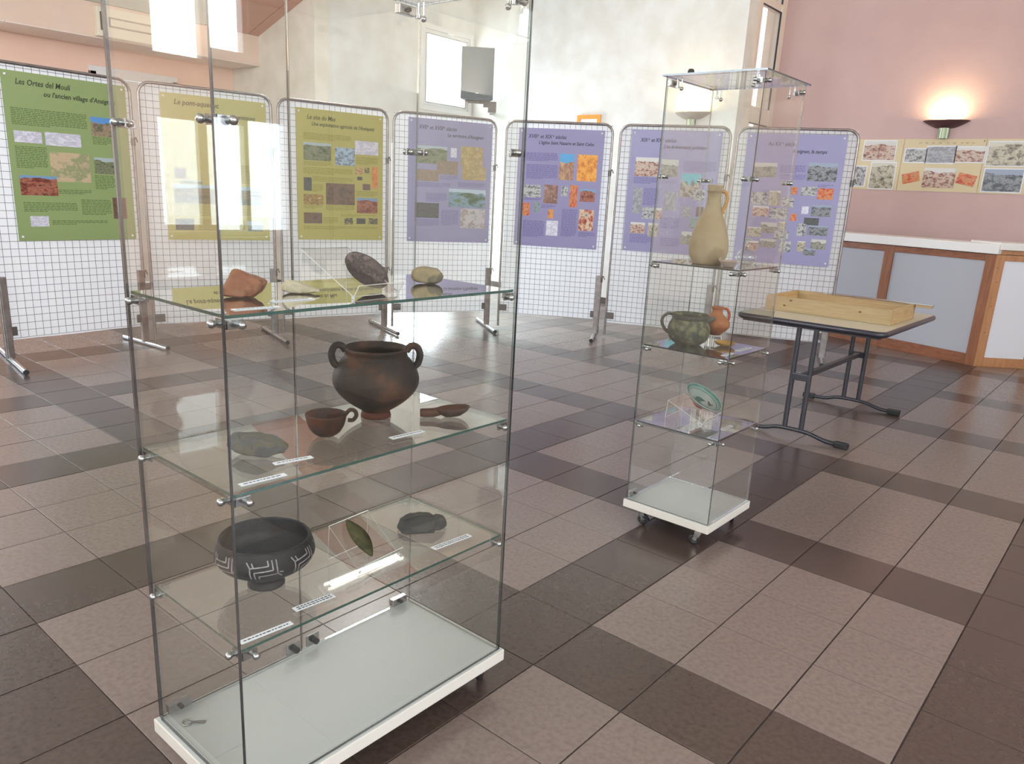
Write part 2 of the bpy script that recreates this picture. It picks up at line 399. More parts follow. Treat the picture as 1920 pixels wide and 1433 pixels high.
# rear high window
mb = MB(); frame_rect(mb, 'x', X2-.05, 6.215, 7.175, 2.66, 3.715, .05, .07); wn = struct(mb.build('window_1', M_PVC))
mb = MB(); frame_rect(mb, 'x', X2+.012, 6.15, 7.235, 2.60, 3.78, .065, .024); mb.build('casing', M_PVC, wn)
mb = MB(); frame_rect(mb, 'x', X2-.012, 6.265, 7.125, 2.71, 3.665, .014, .012); mb.build('gasket', mat('pale_gasket', (150,148,146), .6), wn)
pane('x', X2-.05, 6.262, 7.128, 2.705, 3.67, wn)
mb = MB(); mb.box(X2+.02, 6.66, 3.70, X2+.05, 6.80, 3.74, b=.006); mb.cyl((X2+.045, 6.70, 3.70), (X2+.045, 6.70, 3.67), .008); mb.build('latch', M_PVC, wn)
# rear glazed door behind the grids
mb = MB(); frame_rect(mb, 'x', X2-.05, Y0+1.25, Y0+2.75, .0, 2.15, .07, .08); mb.box(X2-.09, Y0+1.96, .07, X2-.01, Y0+2.04, 2.08, b=.004); dr = struct(mb.build('door_1', M_PVC))
pane('x', X2-.05, Y0+1.32, Y0+1.96, .07, 2.08, dr); pane('x', X2-.05, Y0+2.04, Y0+2.68, .07, 2.08, dr)
mb = MB(); mb.cyl((X2+.0, Y0+2.0, 1.05), (X2+.05, Y0+2.0, 1.05), .01); mb.cyl((X2+.05, Y0+2.0, 1.05), (X2+.05, Y0+1.9, 1.05), .009); mb.build('door_handle', M_CHROME, dr)
# tall narrow window in the rear return
xw = X3-.04
mb = MB(); ya, yb = Y3+.30, Y3+1.0
mb.box(xw-.04, ya, .1, xw+.04, ya+.075, 5.2, b=.004); mb.box(xw-.04, yb-.06, .1, xw+.04, yb, 5.2, b=.004)
for z0, z1 in ((.1, .18), (2.49, 2.69), (3.86, 3.95), (5.12, 5.2)): mb.box(xw-.04, ya+.075, z0, xw+.04, yb-.06, z1, b=.004)
wn = struct(mb.build('window_2', mat('cream_pvc', (236,224,212), .4)))
mb = MB(); mb.box(xw-.07, Y3+.93, .1, X3+.016, Y4-.002, 5.2, b=.003); mb.build('casing', bpy.data.materials['cream_pvc'], wn)
for z0, z1 in ((.18, 2.49), (2.69, 3.86), (3.95, 5.12)):
    pane('x', xw, ya+.07, yb-.055, z0, z1, wn)
    mb = MB(); mb.box(xw+.03, yb-.085, z0, xw+.048, yb-.06, z1); mb.box(xw+.03, ya+.075, z1-.012, xw+.048, yb-.085, z1); mb.build('gasket', M_GASKET, wn)
mb = MB(); mb.box(-6.2, Y3+.6, 0, -6.0, 14, 7); struct(mb.build('wall_outer_neighbour', mat('outer_render', (240,206,206), .9)))
mb = MB(); mb.box(-30, -30, -.4, 30, 30, -.14); struct(mb.build('trim_ground_outside', mat('outside_ground', (170,165,155), .9)))
# white door in the left wall
mb = MB()
for a, b in ((2.32, 2.40), (3.38, 3.46)): mb.box(X1-.02, a, 0, X1+.04, b, 2.70, b=.006)
mb.box(X1-.02, 2.32, 2.64, X1+.04, 3.46, 2.76, b=.006); dr = struct(mb.build('door_2', M_PVC))
mb = MB(); mb.box(X1-.03, 2.405, .01, X1+.015, 3.375, 2.635, b=.004); mb.build('door_leaf', mat('door_leaf_white', (230,226,222), .5), dr)
mb = MB(); mb.cyl((X1+.01, 3.28, 1.05), (X1+.07, 3.28, 1.05), .011); mb.cyl((X1+.07, 3.28, 1.05), (X1+.07, 3.16, 1.05), .01); mb.build('door_handle', M_CHROME, dr)
# windows: first two mirrored in the glass, later ones unseen and added for light
def casement(n, a0, a1, z0, z1, mull):
    mb = MB(); c = XR+.05; frame_rect(mb, 'x', c, a0, a1, z0, z1, .06, .07)
    for y_ in mull: mb.box(c-.035, y_-.05, z0+.06, c+.035, y_+.05, z1-.06, b=.004)
    wn = struct(mb.build('window_%d' % n, M_PVC)); e = [a0+.05]+sum([[y_-.05, y_+.05] for y_ in mull], [])+[a1-.05]
    for q in range(0, len(e), 2): pane('x', c, e[q], e[q+1], z0+.05, z1-.05, wn)
    mb = MB(); mb.box(XR-.12, a0-.05, z0-.04, XR+.03, a1+.05, z0, b=.006); mb.build('window_sill', M_PVC, wn)
casement(3, 1.79, 2.88, .9, 2.1, [2.33]); casement(4, 1.79, 2.42, 2.6, 3.4, []); casement(5, -4.8, .2, .8, 2.75, [-3.55, -2.3, -1.05]); casement(7, -5.7, .9, 2.98, 3.62, [-3.5, -1.3])  # last two are unseen openings added with their fill lamps
mb = MB(); frame_rect(mb, 'y', YF-.05, .5, 5.1, .1, 2.8, .07, .08); [mb.box(x_-.05, YF-.09, .17, x_+.05, YF-.01, 2.73, b=.004) for x_ in (2.03, 3.57)]
wn = struct(mb.build('window_6', M_PVC))  # unseen glazing added for the front fill
for a, b in ((.57, 1.98), (2.08, 3.52), (3.62, 5.03)): pane('y', YF-.05, a, b, .17, 2.73, wn)
mb = MB(); frame_rect(mb, 'y', YF-.05, -5.9, -.5, 3.28, 4.16, .06, .08); [mb.box(x_-.04, YF-.09, 3.34, x_+.04, YF-.01, 4.10, b=.004) for x_ in (-4.1, -2.3)]
wn = struct(mb.build('window_8', M_PVC))  # unseen high strip added for the front fill
for a, b in ((-5.85, -4.14), (-4.06, -2.34), (-2.26, -.55)): pane('y', YF-.05, a, b, 3.33, 4.11, wn)
mb = MB(); frame_rect(mb, 'x', X1-.05, -4.1, .3, .9, 2.7, .06, .08); [mb.box(X1-.09, y_-.04, .96, X1-.01, y_+.04, 2.64, b=.004) for y_ in (-2.63, -1.17)]
wn = struct(mb.build('window_9', M_PVC))  # unseen opening added for the left fill
for a, b in ((-4.05, -2.66), (-2.6, -1.2), (-1.14, .25)): pane('x', X1-.05, a, b, .95, 2.65, wn)
# shallow skirting along walls that can be seen
for nm, (x0, y0, x1, y1) in (('left', (X1, -5, X1+.012, 2.32)), ('left_rear', (X1, Y0-.012, X2, Y0)), ('rear', (X2, Y3-.012, X3, Y3)), ('right_rear', (X3, Y4-.012, XR, Y4))):
    mb = MB(); mb.box(x0, y0, 0.001, x1, y1, .08, b=.003); struct(mb.build('baseboard_'+nm, M_TD))

# ------------------------------------------------------------------ fixtures on the walls
def sconce(x, y, ztop, label, bowl_m, stem_m, power):
    t = thing('wall_uplighter', label, 'wall lamp', (x, y, ztop), 0, 'uplighters on the rear walls')
    prof = resample([(.055, -.085), (.10, -.078), (.17, -.045), (.235, -.004)], 5); n = 28; th = .006
    vs = []; fs = []
    for pr in (prof, [(max(r-.004, 0), z+th) for r, z in prof]):
        for r, z in pr:
            for k in range(n+1):
                a = math.pi+math.pi*k/n; vs.append((r*math.cos(a)*1.06, r*math.sin(a)*.62, z))
    L = len(prof); W = n+1
    for s_ in (0, 1):
        for i in range(L-1):
            for k in range(n):
                q = s_*L*W+i*W+k; f = (q, q+1, q+W+1, q+W); fs.append(f if s_ == 0 else f[::-1])
    for k in range(n): fs.append(((L-1)*W+k, (L-1)*W+k+1, (2*L-1)*W+k+1, (2*L-1)*W+k))
    mb = MB(); mb.add(vs, fs, 0, True)
    mb.add([(r*1.06*c, 0, z) for c in (-1, 1) for r, z in prof], [], 0)
    mb.prism([(.055*math.cos(math.pi+math.pi*k/12), .045*math.sin(math.pi+math.pi*k/12)) for k in range(13)], -.086, -.08)
    mb.build('bowl', bowl_m, t)
    mb = MB(); pts = []
    for k in range(48):
        a = 2*math.pi*k/48; r = .05+.004*math.cos(12*a); pts.append((r*math.cos(a), -.05+r*.8*math.sin(a)))
    mb.prism(pts, -.20, -.084); mb.build('fluted_stem', stem_m, t)
    mb = MB(); mb.box(-.05, -.014, -.19, .05, -.002, -.09, b=.004); mb.build('wall_plate', M_STEEL_D, t)
    mb = MB(); mb.cyl((-.05, -.075, -.032), (.05, -.075, -.032), .008, 12); mb.build('halogen_tube', mat('halogen', (255,224,160), emit=60) if 'halogen' not in bpy.data.materials else bpy.data.materials['halogen'], t)
    l = bpy.data.lights.new('sconce_light', 'AREA'); l.shape = 'RECTANGLE'; l.size = .16; l.size_y = .06; l.energy = power; l.color = (1, .74, .40)
    lo = bpy.data.objects.new('sconce_light', l); COL.objects.link(lo); lo.parent = t; lo.location = (0, -.075, -.018); lo.rotation_euler = (math.pi+.25, 0, 0)
    return t
M_STEM = mat('green_glass_stem', (206,214,176), .15, c2=(150,172,140), scale=30, stretch=(1,1,.1))
sconce(-1.03, Y4, 2.535, 'bronze coloured bowl uplighter glowing on the pink wall above the photo frieze', mat('bronze_bowl', (84,52,56), .4), M_STEM, 13)
sconce(-3.73, Y3, 2.575, 'pale grey bowl uplighter glowing on the white wall behind the narrow showcase', mat('grey_bowl', (176,168,156), .5), M_STEM, 13)

# air conditioner set in the bulkhead
t = thing('air_conditioner', 'cream wall air conditioner box on the bulkhead at upper left', 'air conditioner', (XB, 2.14, 3.0))
mb = MB(); mb.box(.0, 0, .005, .1, 1.15, .325, b=.012); mb.build('housing', mat('ac_cream', (238,228,206), .5), t)
mb = MB(); frame_rect(mb, 'x', .104, .13, 1.08, .115, .225, .018, .012); mb.build('vent_frame', mat('ac_grey', (150,140,124), .5), t)
mb = MB(); mb.box(.098, .148, .133, .108, 1.062, .207); mb.build('vent_flap', mat('ac_flap', (232,222,200), .5), t)
mb = MB(); mb.box(.095, .035, .07, .104, .055, .27); mb.build('side_slot', mat('ac_slot', (110,96,80), .6), t)

# ceiling luminaires over the exhibition (mirrored in the shelves)
def luminaire(x, y, power, where):
    z = 3.372+(x-XB)*SL-.06
    t = thing('ceiling_luminaire', 'long white ceiling luminaire on the sloping ceiling '+where, 'ceiling light', (x, y, z), 0, 'ceiling luminaires')
    t.rotation_euler = (0, -math.atan(SL), 0)
    mb = MB(); mb.box(-.10, -.65, -.02, .10, .65, .05, b=.008); mb.build('housing', M_PVC, t)
    mb = MB()
    for q in (-.045, .045): mb.cyl((q, -.6, -.032), (q, .6, -.032), .013, 10)
    mb.build('tubes', bpy.data.materials.get('tube_light') or mat('tube_light', (255,250,240), emit=6), t)
    l = bpy.data.lights.new('tube_glow', 'AREA'); l.shape = 'RECTANGLE'; l.size = .07; l.size_y = 1.1; l.energy = power; l.color = (.93, .96, 1.0)
    lo_ = bpy.data.objects.new('tube_glow', l); COL.objects.link(lo_); lo_.parent = t; lo_.location = (0, 0, -.05)
luminaire(-5.75, 3.62, 70, 'by the gable wall')

# loudspeaker on its bracket
t = thing('loudspeaker', 'dark grey loudspeaker hung on a bracket in the rear corner by the window', 'loudspeaker', (-6.99, 6.70, 2.76), math.radians(43))
mb = MB(); mb.prism([(-.235, -.17), (.235, -.17), (.15, .17), (-.15, .17)], .0, .70); mb.build('cabinet', M_SPKB, t)
mb = MB(); mb.box(-.225, -.186, .012, .225, -.168, .688, b=.012); mb.build('grille', M_SPK, t)
mb = MB(); mb.box(-.02, -.189, .075, .02, -.186, .088); mb.build('badge', mat('badge_silver', (190,196,200), .3), t)
mb = MB(); mb.box(-.13, -.06, -.045, .2, -.02, -.005)
for q in (-.16, -.08, .0, .08): mb.box(q, -.1, -.03, q+.03, .05, .0)
mb.box(.10, -.055, -.09, .17, -.015, -.045); mb.build('bracket_arm', M_STEEL_D, t)
mb = MB(); mb.box(.17, -.09, -.16, .29, .0, -.01, b=.004); mb.box(.2, -.05, -.14, .26, .53, -.1); mb.build('wall_bracket', M_STEEL_D, t)

# orange framed notice
t = thing('framed_notice', 'orange framed notice on the white wall, mostly hidden behind the grids', 'notice', (-5.53, Y3-.001, 2.12))
mb = MB(); mb.box(0, -.018, 0, .395, 0, .46); mb.build('sheet', M_PAPER, t)
mb = MB(); frame_rect(mb, 'y', -.02, -.002, .397, -.002, .462, .055, .02); mb.build('frame', M_ORANGE, t)

# ------------------------------------------------------------------ exhibition grids with posters
def photo_mat(kind, cols, sky=None, skyline=.62, scale=6., lo=.36, hi=.64, hump=.12):
    mt, t, p = new_mat('print_'+kind); p.inputs['Roughness'].default_value = .35
    tc = N(t, 'ShaderNodeTexCoord'); oi = N(t, 'ShaderNodeObjectInfo')
    wv = N(t, 'ShaderNodeMath', operation='MULTIPLY'); wv.inputs[1].default_value = 91.; t.links.new(oi.outputs['Random'], wv.inputs[0])
    nz = N(t, 'ShaderNodeTexNoise', noise_dimensions='4D'); nz.inputs['Scale'].default_value = scale; nz.inputs['Detail'].default_value = 7; nz.inputs['Roughness'].default_value = .74; nz.inputs['Scale'].default_value = scale*.6
    t.links.new(tc.outputs['Generated'], nz.inputs['Vector']); t.links.new(wv.outputs[0], nz.inputs['W'])
    cr = N(t, 'ShaderNodeValToRGB'); e = cr.color_ramp.elements
    while len(e) < len(cols): e.new(.5)
    for i, c in enumerate(cols):
        e[i].position = lo+(hi-lo)*i/max(1, len(cols)-1); e[i].color = (*lin(c), 1)
    t.links.new(nz.outputs[0], cr.inputs[0]); res = cr.outputs[0]
    if sky:
        sp = N(t, 'ShaderNodeSeparateXYZ'); t.links.new(tc.outputs['Generated'], sp.inputs[0])
        n2 = N(t, 'ShaderNodeTexNoise', noise_dimensions='4D'); n2.inputs['Scale'].default_value = 2.2; n2.inputs['Detail'].default_value = 3
        t.links.new(tc.outputs['Generated'], n2.inputs['Vector']); t.links.new(wv.outputs[0], n2.inputs['W'])
        ma = N(t, 'ShaderNodeMath', operation='MULTIPLY_ADD'); ma.inputs[1].default_value = hump*4; ma.inputs[2].default_value = skyline-hump*2
        t.links.new(n2.outputs[0], ma.inputs[0])
        gt = N(t, 'ShaderNodeMath', operation='GREATER_THAN'); t.links.new(sp.outputs[2], gt.inputs[0]); t.links.new(ma.outputs[0], gt.inputs[1])
        mx = N(t, 'ShaderNodeMix', data_type='RGBA'); t.links.new(gt.outputs[0], mx.inputs[0]); t.links.new(res, mx.inputs[6]); mx.inputs[7].default_value = (*lin(sky), 1); res = mx.outputs[2]
    t.links.new(res, p.inputs['Base Color']); return mt
PM = {
 'ruin': photo_mat('ruin', [(70,90,60), (168,144,122), (120,110,90), (60,80,50)], (92,150,214), .70, 4),
 'plan': photo_mat('plan', [(228,226,238), (230,228,240), (190,186,208), (232,230,240)], scale=9),
 'map': photo_mat('map', [(196,168,140), (206,182,150), (140,150,110), (200,172,144)], scale=3),
 'hill': photo_mat('hill', [(54,74,48), (98,112,80), (140,138,112), (70,88,60)], (176,190,196), .82, 8),
 'redland': photo_mat('redland', [(74,26,22), (120,52,40), (176,112,90), (66,30,26)], (120,160,200), .84, 6),
 'brown': photo_mat('brown', [(84,62,54), (124,98,80), (100,80,68), (70,54,48)], scale=7),
 'dark': photo_mat('dark', [(44,48,54), (84,84,84), (60,62,70), (36,40,46)], scale=6),
 'valley': photo_mat('valley', [(62,74,44), (96,96,58), (130,112,80), (54,66,40)], (160,178,190), .8, 6),
 'road': photo_mat('road', [(60,72,56), (110,112,100), (150,150,142), (56,66,50)], (186,200,214), .6, 4, hump=.2),
 'pieces': photo_mat('pieces', [(170,192,214), (172,194,216), (70,74,84), (168,190,212)], scale=7, lo=.45, hi=.62),
 'pots': photo_mat('pots', [(66,44,26), (196,160,88), (90,60,34), (230,200,130)], scale=6, lo=.4, hi=.6),
 'orange': photo_mat('orange', [(198,112,56), (226,150,80), (150,92,60)], scale=4),
 'shard': photo_mat('shard', [(196,172,120), (200,178,126), (150,70,44), (200,176,124)], scale=4),
 'coin': photo_mat('coin', [(190,180,120), (76,74,66), (64,62,58), (192,184,124)], scale=4, lo=.42, hi=.62),
 'parchment': photo_mat('parchment', [(196,178,128), (184,160,106), (160,136,88), (200,182,134)], scale=6),
 'brownmap': photo_mat('brownmap', [(150,130,112), (136,116,100), (170,152,128)], scale=12),
 'river': photo_mat('river', [(44,66,38), (70,100,60), (130,160,190), (90,120,60)], (190,206,222), .76, 4, hump=.22),
 'sketch': photo_mat('sketch', [(196,190,196), (198,192,198), (140,120,104), (200,194,200)], scale=4, lo=.45, hi=.62),
 'church': photo_mat('church', [(206,170,128), (180,140,110), (140,90,70), (214,186,140)], (84,160,214), .72, 3, hump=.25),
 'golden': photo_mat('golden', [(176,84,30), (228,150,52), (240,176,80), (150,60,24)], scale=5),
 'bw': photo_mat('bw', [(40,40,44), (120,118,120), (206,204,204), (60,60,64)], scale=7),
 'bwold': photo_mat('bwold', [(60,54,48), (140,130,112), (206,198,178), (80,72,62)], (208,204,192), .86, 7),
 'bwdoc': photo_mat('bwdoc', [(150,150,158), (176,174,180), (120,120,130), (190,188,192)], scale=8),
 'bwhill': photo_mat('bwhill', [(70,68,66), (120,116,108), (160,156,144), (90,86,82)], (196,194,190), .7, 6, hump=.16),
 'bwvalley': photo_mat('bwvalley', [(34,36,44), (76,80,90), (150,152,156), (50,54,62)], (150,160,184), .80, 8),
 'pulpit': photo_mat('pulpit', [(176,156,148), (150,110,96), (110,70,58), (190,172,164)], scale=4),
 'redicon': photo_mat('redicon', [(150,34,28), (196,78,44), (214,150,96), (110,26,26)], scale=6),
 'statue': photo_mat('statue', [(96,110,120), (150,160,160), (60,80,84)], scale=5),
 'painting': photo_mat('painting', [(60,40,50), (170,60,50), (226,206,170), (90,110,150)], scale=5),
 'crowd': photo_mat('crowd', [(70,46,44), (150,96,84), (214,196,180), (100,60,60)], (214,210,208), .8, 9),
 'portrait': photo_mat('portrait', [(50,46,44), (120,110,100), (190,180,168), (70,64,60)], (96,178,196), .62, 3, hump=.25),
}
POST = {"rect": [[0.176, 1.093, 0.926, 2.148], [0.16, 1.053, 0.925, 2.137], [0.164, 1.057, 0.933, 2.137], [0.146, 1.064, 0.931, 2.157], [0.136, 1.032, 0.932, 2.137], [0.119, 1.02, 0.948, 2.155], [0.095, 1.003, 0.928, 2.153]], "ph": [[[0.672, 0.667, 0.859, 0.785, "ruin"], [0.051, 0.592, 0.262, 0.66, "plan"], [0.287, 0.586, 0.575, 0.665, "plan"], [0.307, 0.368, 0.633, 0.548, "map"], [0.673, 0.429, 0.855, 0.532, "hill"], [0.056, 0.279, 0.347, 0.398, "redland"], [0.806, 0.138, 0.93, 0.278, "brown"], [0.104, 0.088, 0.248, 0.152, "plan"]], [[0.092, 0.429, 0.199, 0.503, "brown"], [0.08, 0.258, 0.932, 0.392, "valley"], [0.074, 0.07, 0.246, 0.149, "dark"], [0.773, 0.067, 0.926, 0.141, "road"], [0.144, 0.396, 0.344, 0.42, "hill"]], [[0.074, 0.615, 0.383, 0.75, "hill"], [0.428, 0.592, 0.657, 0.73, "pieces"], [0.662, 0.688, 0.942, 0.793, "plan"], [0.071, 0.382, 0.16, 0.484, "dark"], [0.32, 0.281, 0.656, 0.45, "brown"], [0.067, 0.276, 0.289, 0.356, "pots"], [0.683, 0.22, 0.934, 0.343, "redland"], [0.065, 0.129, 0.271, 0.214, "brown"], [0.862, 0.426, 0.939, 0.596, "orange"], [0.661, 0.531, 0.753, 0.585, "shard"], [0.775, 0.544, 0.833, 0.586, "coin"], [0.688, 0.484, 0.747, 0.512, "dark"], [0.753, 0.407, 0.845, 0.457, "brown"], [0.532, 0.127, 0.633, 0.179, "coin"], [0.676, 0.132, 0.786, 0.178, "dark"], [0.819, 0.132, 0.937, 0.18, "coin"]], [[0.089, 0.643, 0.456, 0.786, "hill"], [0.498, 0.705, 0.571, 0.782, "plan"], [0.622, 0.638, 0.891, 0.803, "parchment"], [0.337, 0.564, 0.589, 0.673, "brownmap"], [0.091, 0.503, 0.364, 0.594, "brownmap"], [0.643, 0.53, 0.937, 0.639, "parchment"], [0.489, 0.298, 0.942, 0.451, "river"], [0.087, 0.199, 0.374, 0.323, "dark"], [0.641, 0.124, 0.943, 0.289, "sketch"]], [[0.499, 0.579, 0.667, 0.797, "church"], [0.71, 0.578, 0.938, 0.797, "golden"], [0.09, 0.419, 0.298, 0.525, "bw"], [0.332, 0.375, 0.498, 0.533, "pulpit"], [0.538, 0.445, 0.615, 0.528, "bw"], [0.642, 0.354, 0.733, 0.54, "redicon"], [0.764, 0.406, 0.938, 0.511, "redland"], [0.084, 0.262, 0.173, 0.37, "redicon"], [0.223, 0.295, 0.29, 0.384, "statue"], [0.396, 0.248, 0.46, 0.325, "orange"], [0.385, 0.099, 0.525, 0.229, "plan"], [0.77, 0.159, 0.943, 0.339, "painting"]], [[0.069, 0.628, 0.332, 0.781, "crowd"], [0.363, 0.629, 0.554, 0.771, "bwhill"], [0.602, 0.475, 0.819, 0.664, "portrait"], [0.072, 0.424, 0.178, 0.531, "bwdoc"], [0.077, 0.319, 0.184, 0.424, "bwdoc"], [0.196, 0.278, 0.34, 0.375, "bw"], [0.341, 0.28, 0.423, 0.373, "crowd"], [0.075, 0.152, 0.242, 0.244, "crowd"], [0.28, 0.131, 0.394, 0.246, "bwold"], [0.644, 0.311, 0.751, 0.399, "bwdoc"], [0.804, 0.32, 0.887, 0.401, "brown"], [0.75, 0.453, 0.877, 0.539, "bw"], [0.742, 0.22, 0.837, 0.309, "statue"], [0.668, 0.084, 0.783, 0.193, "bwhill"], [0.437, 0.36, 0.582, 0.511, "bwdoc"]], [[0.102, 0.667, 0.34, 0.778, "bwhill"], [0.653, 0.653, 0.943, 0.791, "bwvalley"], [0.616, 0.542, 0.771, 0.61, "bw"], [0.784, 0.517, 0.939, 0.602, "redicon"], [0.113, 0.454, 0.282, 0.553, "bw"], [0.296, 0.453, 0.414, 0.568, "bwold"], [0.429, 0.448, 0.56, 0.517, "bw"], [0.412, 0.609, 0.499, 0.635, "bwold"], [0.517, 0.546, 0.577, 0.602, "redicon"], [0.145, 0.364, 0.312, 0.445, "crowd"], [0.327, 0.351, 0.509, 0.435, "bw"], [0.649, 0.4, 0.718, 0.459, "plan"], [0.748, 0.387, 0.94, 0.475, "bwvalley"], [0.546, 0.342, 0.607, 0.397, "redicon"], [0.688, 0.317, 0.837, 0.373, "dark"], [0.74, 0.24, 0.941, 0.316, "bwvalley"], [0.631, 0.228, 0.718, 0.325, "bw"], [0.252, 0.236, 0.421, 0.32, "bwhill"], [0.436, 0.263, 0.507, 0.33, "bwold"], [0.405, 0.189, 0.555, 0.259, "bw"], [0.122, 0.202, 0.266, 0.277, "bwold"], [0.265, 0.121, 0.434, 0.189, "bwhill"], [0.123, 0.092, 0.25, 0.167, "crowd"], [0.466, 0.096, 0.589, 0.18, "bw"], [0.655, 0.108, 0.737, 0.188, "bwold"], [0.791, 0.134, 0.941, 0.21, "bwhill"], [0.728, 0.08, 0.849, 0.136, "bwvalley"]]], "tx": [[[0.046, 0.688, 0.639, 0.792], [0.676, 0.611, 0.841, 0.662], [0.047, 0.439, 0.29, 0.57], [0.667, 0.331, 0.842, 0.418], [0.351, 0.29, 0.629, 0.319], [0.064, 0.173, 0.494, 0.236], [0.532, 0.161, 0.791, 0.26], [0.275, 0.097, 0.747, 0.126]], [[0.07, 0.168, 0.926, 0.252], [0.288, 0.071, 0.746, 0.149], [0.73, 0.416, 0.939, 0.546]], [[0.077, 0.766, 0.616, 0.82], [0.071, 0.577, 0.386, 0.605], [0.069, 0.507, 0.635, 0.562], [0.171, 0.454, 0.635, 0.495], [0.169, 0.372, 0.29, 0.434], [0.678, 0.604, 0.938, 0.667], [0.318, 0.231, 0.655, 0.273], [0.677, 0.354, 0.94, 0.397], [0.285, 0.129, 0.452, 0.179], [0.494, 0.185, 0.93, 0.206], [0.06, 0.073, 0.937, 0.109], [0.065, 0.238, 0.277, 0.273]], [[0.093, 0.455, 0.502, 0.491], [0.6, 0.465, 0.943, 0.505], [0.217, 0.338, 0.463, 0.405], [0.1, 0.127, 0.374, 0.187], [0.405, 0.133, 0.612, 0.269], [0.382, 0.521, 0.593, 0.557]], [[0.1, 0.721, 0.471, 0.798], [0.11, 0.579, 0.481, 0.699], [0.095, 0.393, 0.31, 0.413], [0.103, 0.076, 0.357, 0.22], [0.564, 0.095, 0.745, 0.334], [0.776, 0.102, 0.967, 0.143], [0.315, 0.332, 0.487, 0.362]], [[0.064, 0.565, 0.347, 0.617], [0.193, 0.391, 0.365, 0.532], [0.609, 0.68, 0.972, 0.762], [0.078, 0.066, 0.333, 0.142], [0.414, 0.208, 0.627, 0.297], [0.436, 0.057, 0.65, 0.129]], [[0.373, 0.708, 0.632, 0.766], [0.385, 0.656, 0.644, 0.695], [0.776, 0.609, 0.927, 0.628]]], "ti": [[["Les Ortes del Mouli", 0.092, 1.133, 0.395], ["ou l'ancien village d'Ansignan", 0.281, 1.067, 0.544]], [["Le pont-aqueduc", 0.11, 1.126, 0.373], ["et ses r\u00e9seaux antiques", 0.352, 1.052, 0.444]], [["Le site du Mas", 0.105, 1.111, 0.288], ["Une exploitation agricole de l'Antiquit\u00e9", 0.148, 1.056, 0.65]], [["XVII^e^ et XVIII^e^ si\u00e8cles", 0.109, 1.124, 0.413], ["Le territoire d'Ansignan", 0.417, 1.065, 0.401]], [["XVIII^e^ et XIX^e^ si\u00e8cles", 0.102, 1.106, 0.401], ["L'\u00e9glise Saint Nazaire et Saint Celse", 0.212, 1.049, 0.58]], [["XIX^e^ et XX^e^ si\u00e8cles", 0.094, 1.094, 0.362], ["Des \u00e9v\u00e8nements politiques", 0.333, 1.037, 0.444]], [["Au XX^e^ si\u00e8cle", 0.199, 1.113, 0.248], ["Ansignan, fa temps", 0.429, 1.053, 0.315]]]}
GRIDS = [((-5.41,-.157),(-5.5,.975)),((-5.45,1.02),(-5.19,2.09)),((-5.2,2.17),(-4.94,3.25)),((-4.9,3.30),(-4.42,4.30)),((-4.3,4.33),(-3.34,4.89)),((-3.27,4.93),(-2.25,5.33)),((-2.19,5.36),(-1.167,5.754))]
GLAB = ['leftmost display grid on tube feet, carrying the green poster','second display grid from the left, carrying the yellow aqueduct poster','third display grid from the left, carrying the yellow poster on the farm site','fourth display grid from the left, carrying the mauve territory poster','fifth display grid from the left, carrying the mauve church poster','sixth display grid, behind the narrow showcase, carrying the mauve politics poster','rightmost display grid, in front of the bar, carrying the mauve modern times poster']
PLAB = ['large green poster about the old village, headed Les Ortes del Mouli','yellow poster about the aqueduct bridge, headed Le pont-aqueduc','yellow poster headed Le site du Mas with coins and finds','mauve poster about the territory with a river photograph','mauve poster about the church with a gold altar picture','mauve poster about political events with black and white portraits','mauve poster about the twentieth century with many village snapshots']
PCOL = [(146,164,110),(182,172,104),(182,174,98),(150,146,184),(144,137,178),(148,143,182),(148,143,184)]
PINK_INK = [(92,116,62),(140,128,54),(140,132,46),(110,104,158),(104,92,150),(110,100,156),(110,100,156)]
rnd = random.Random(3)
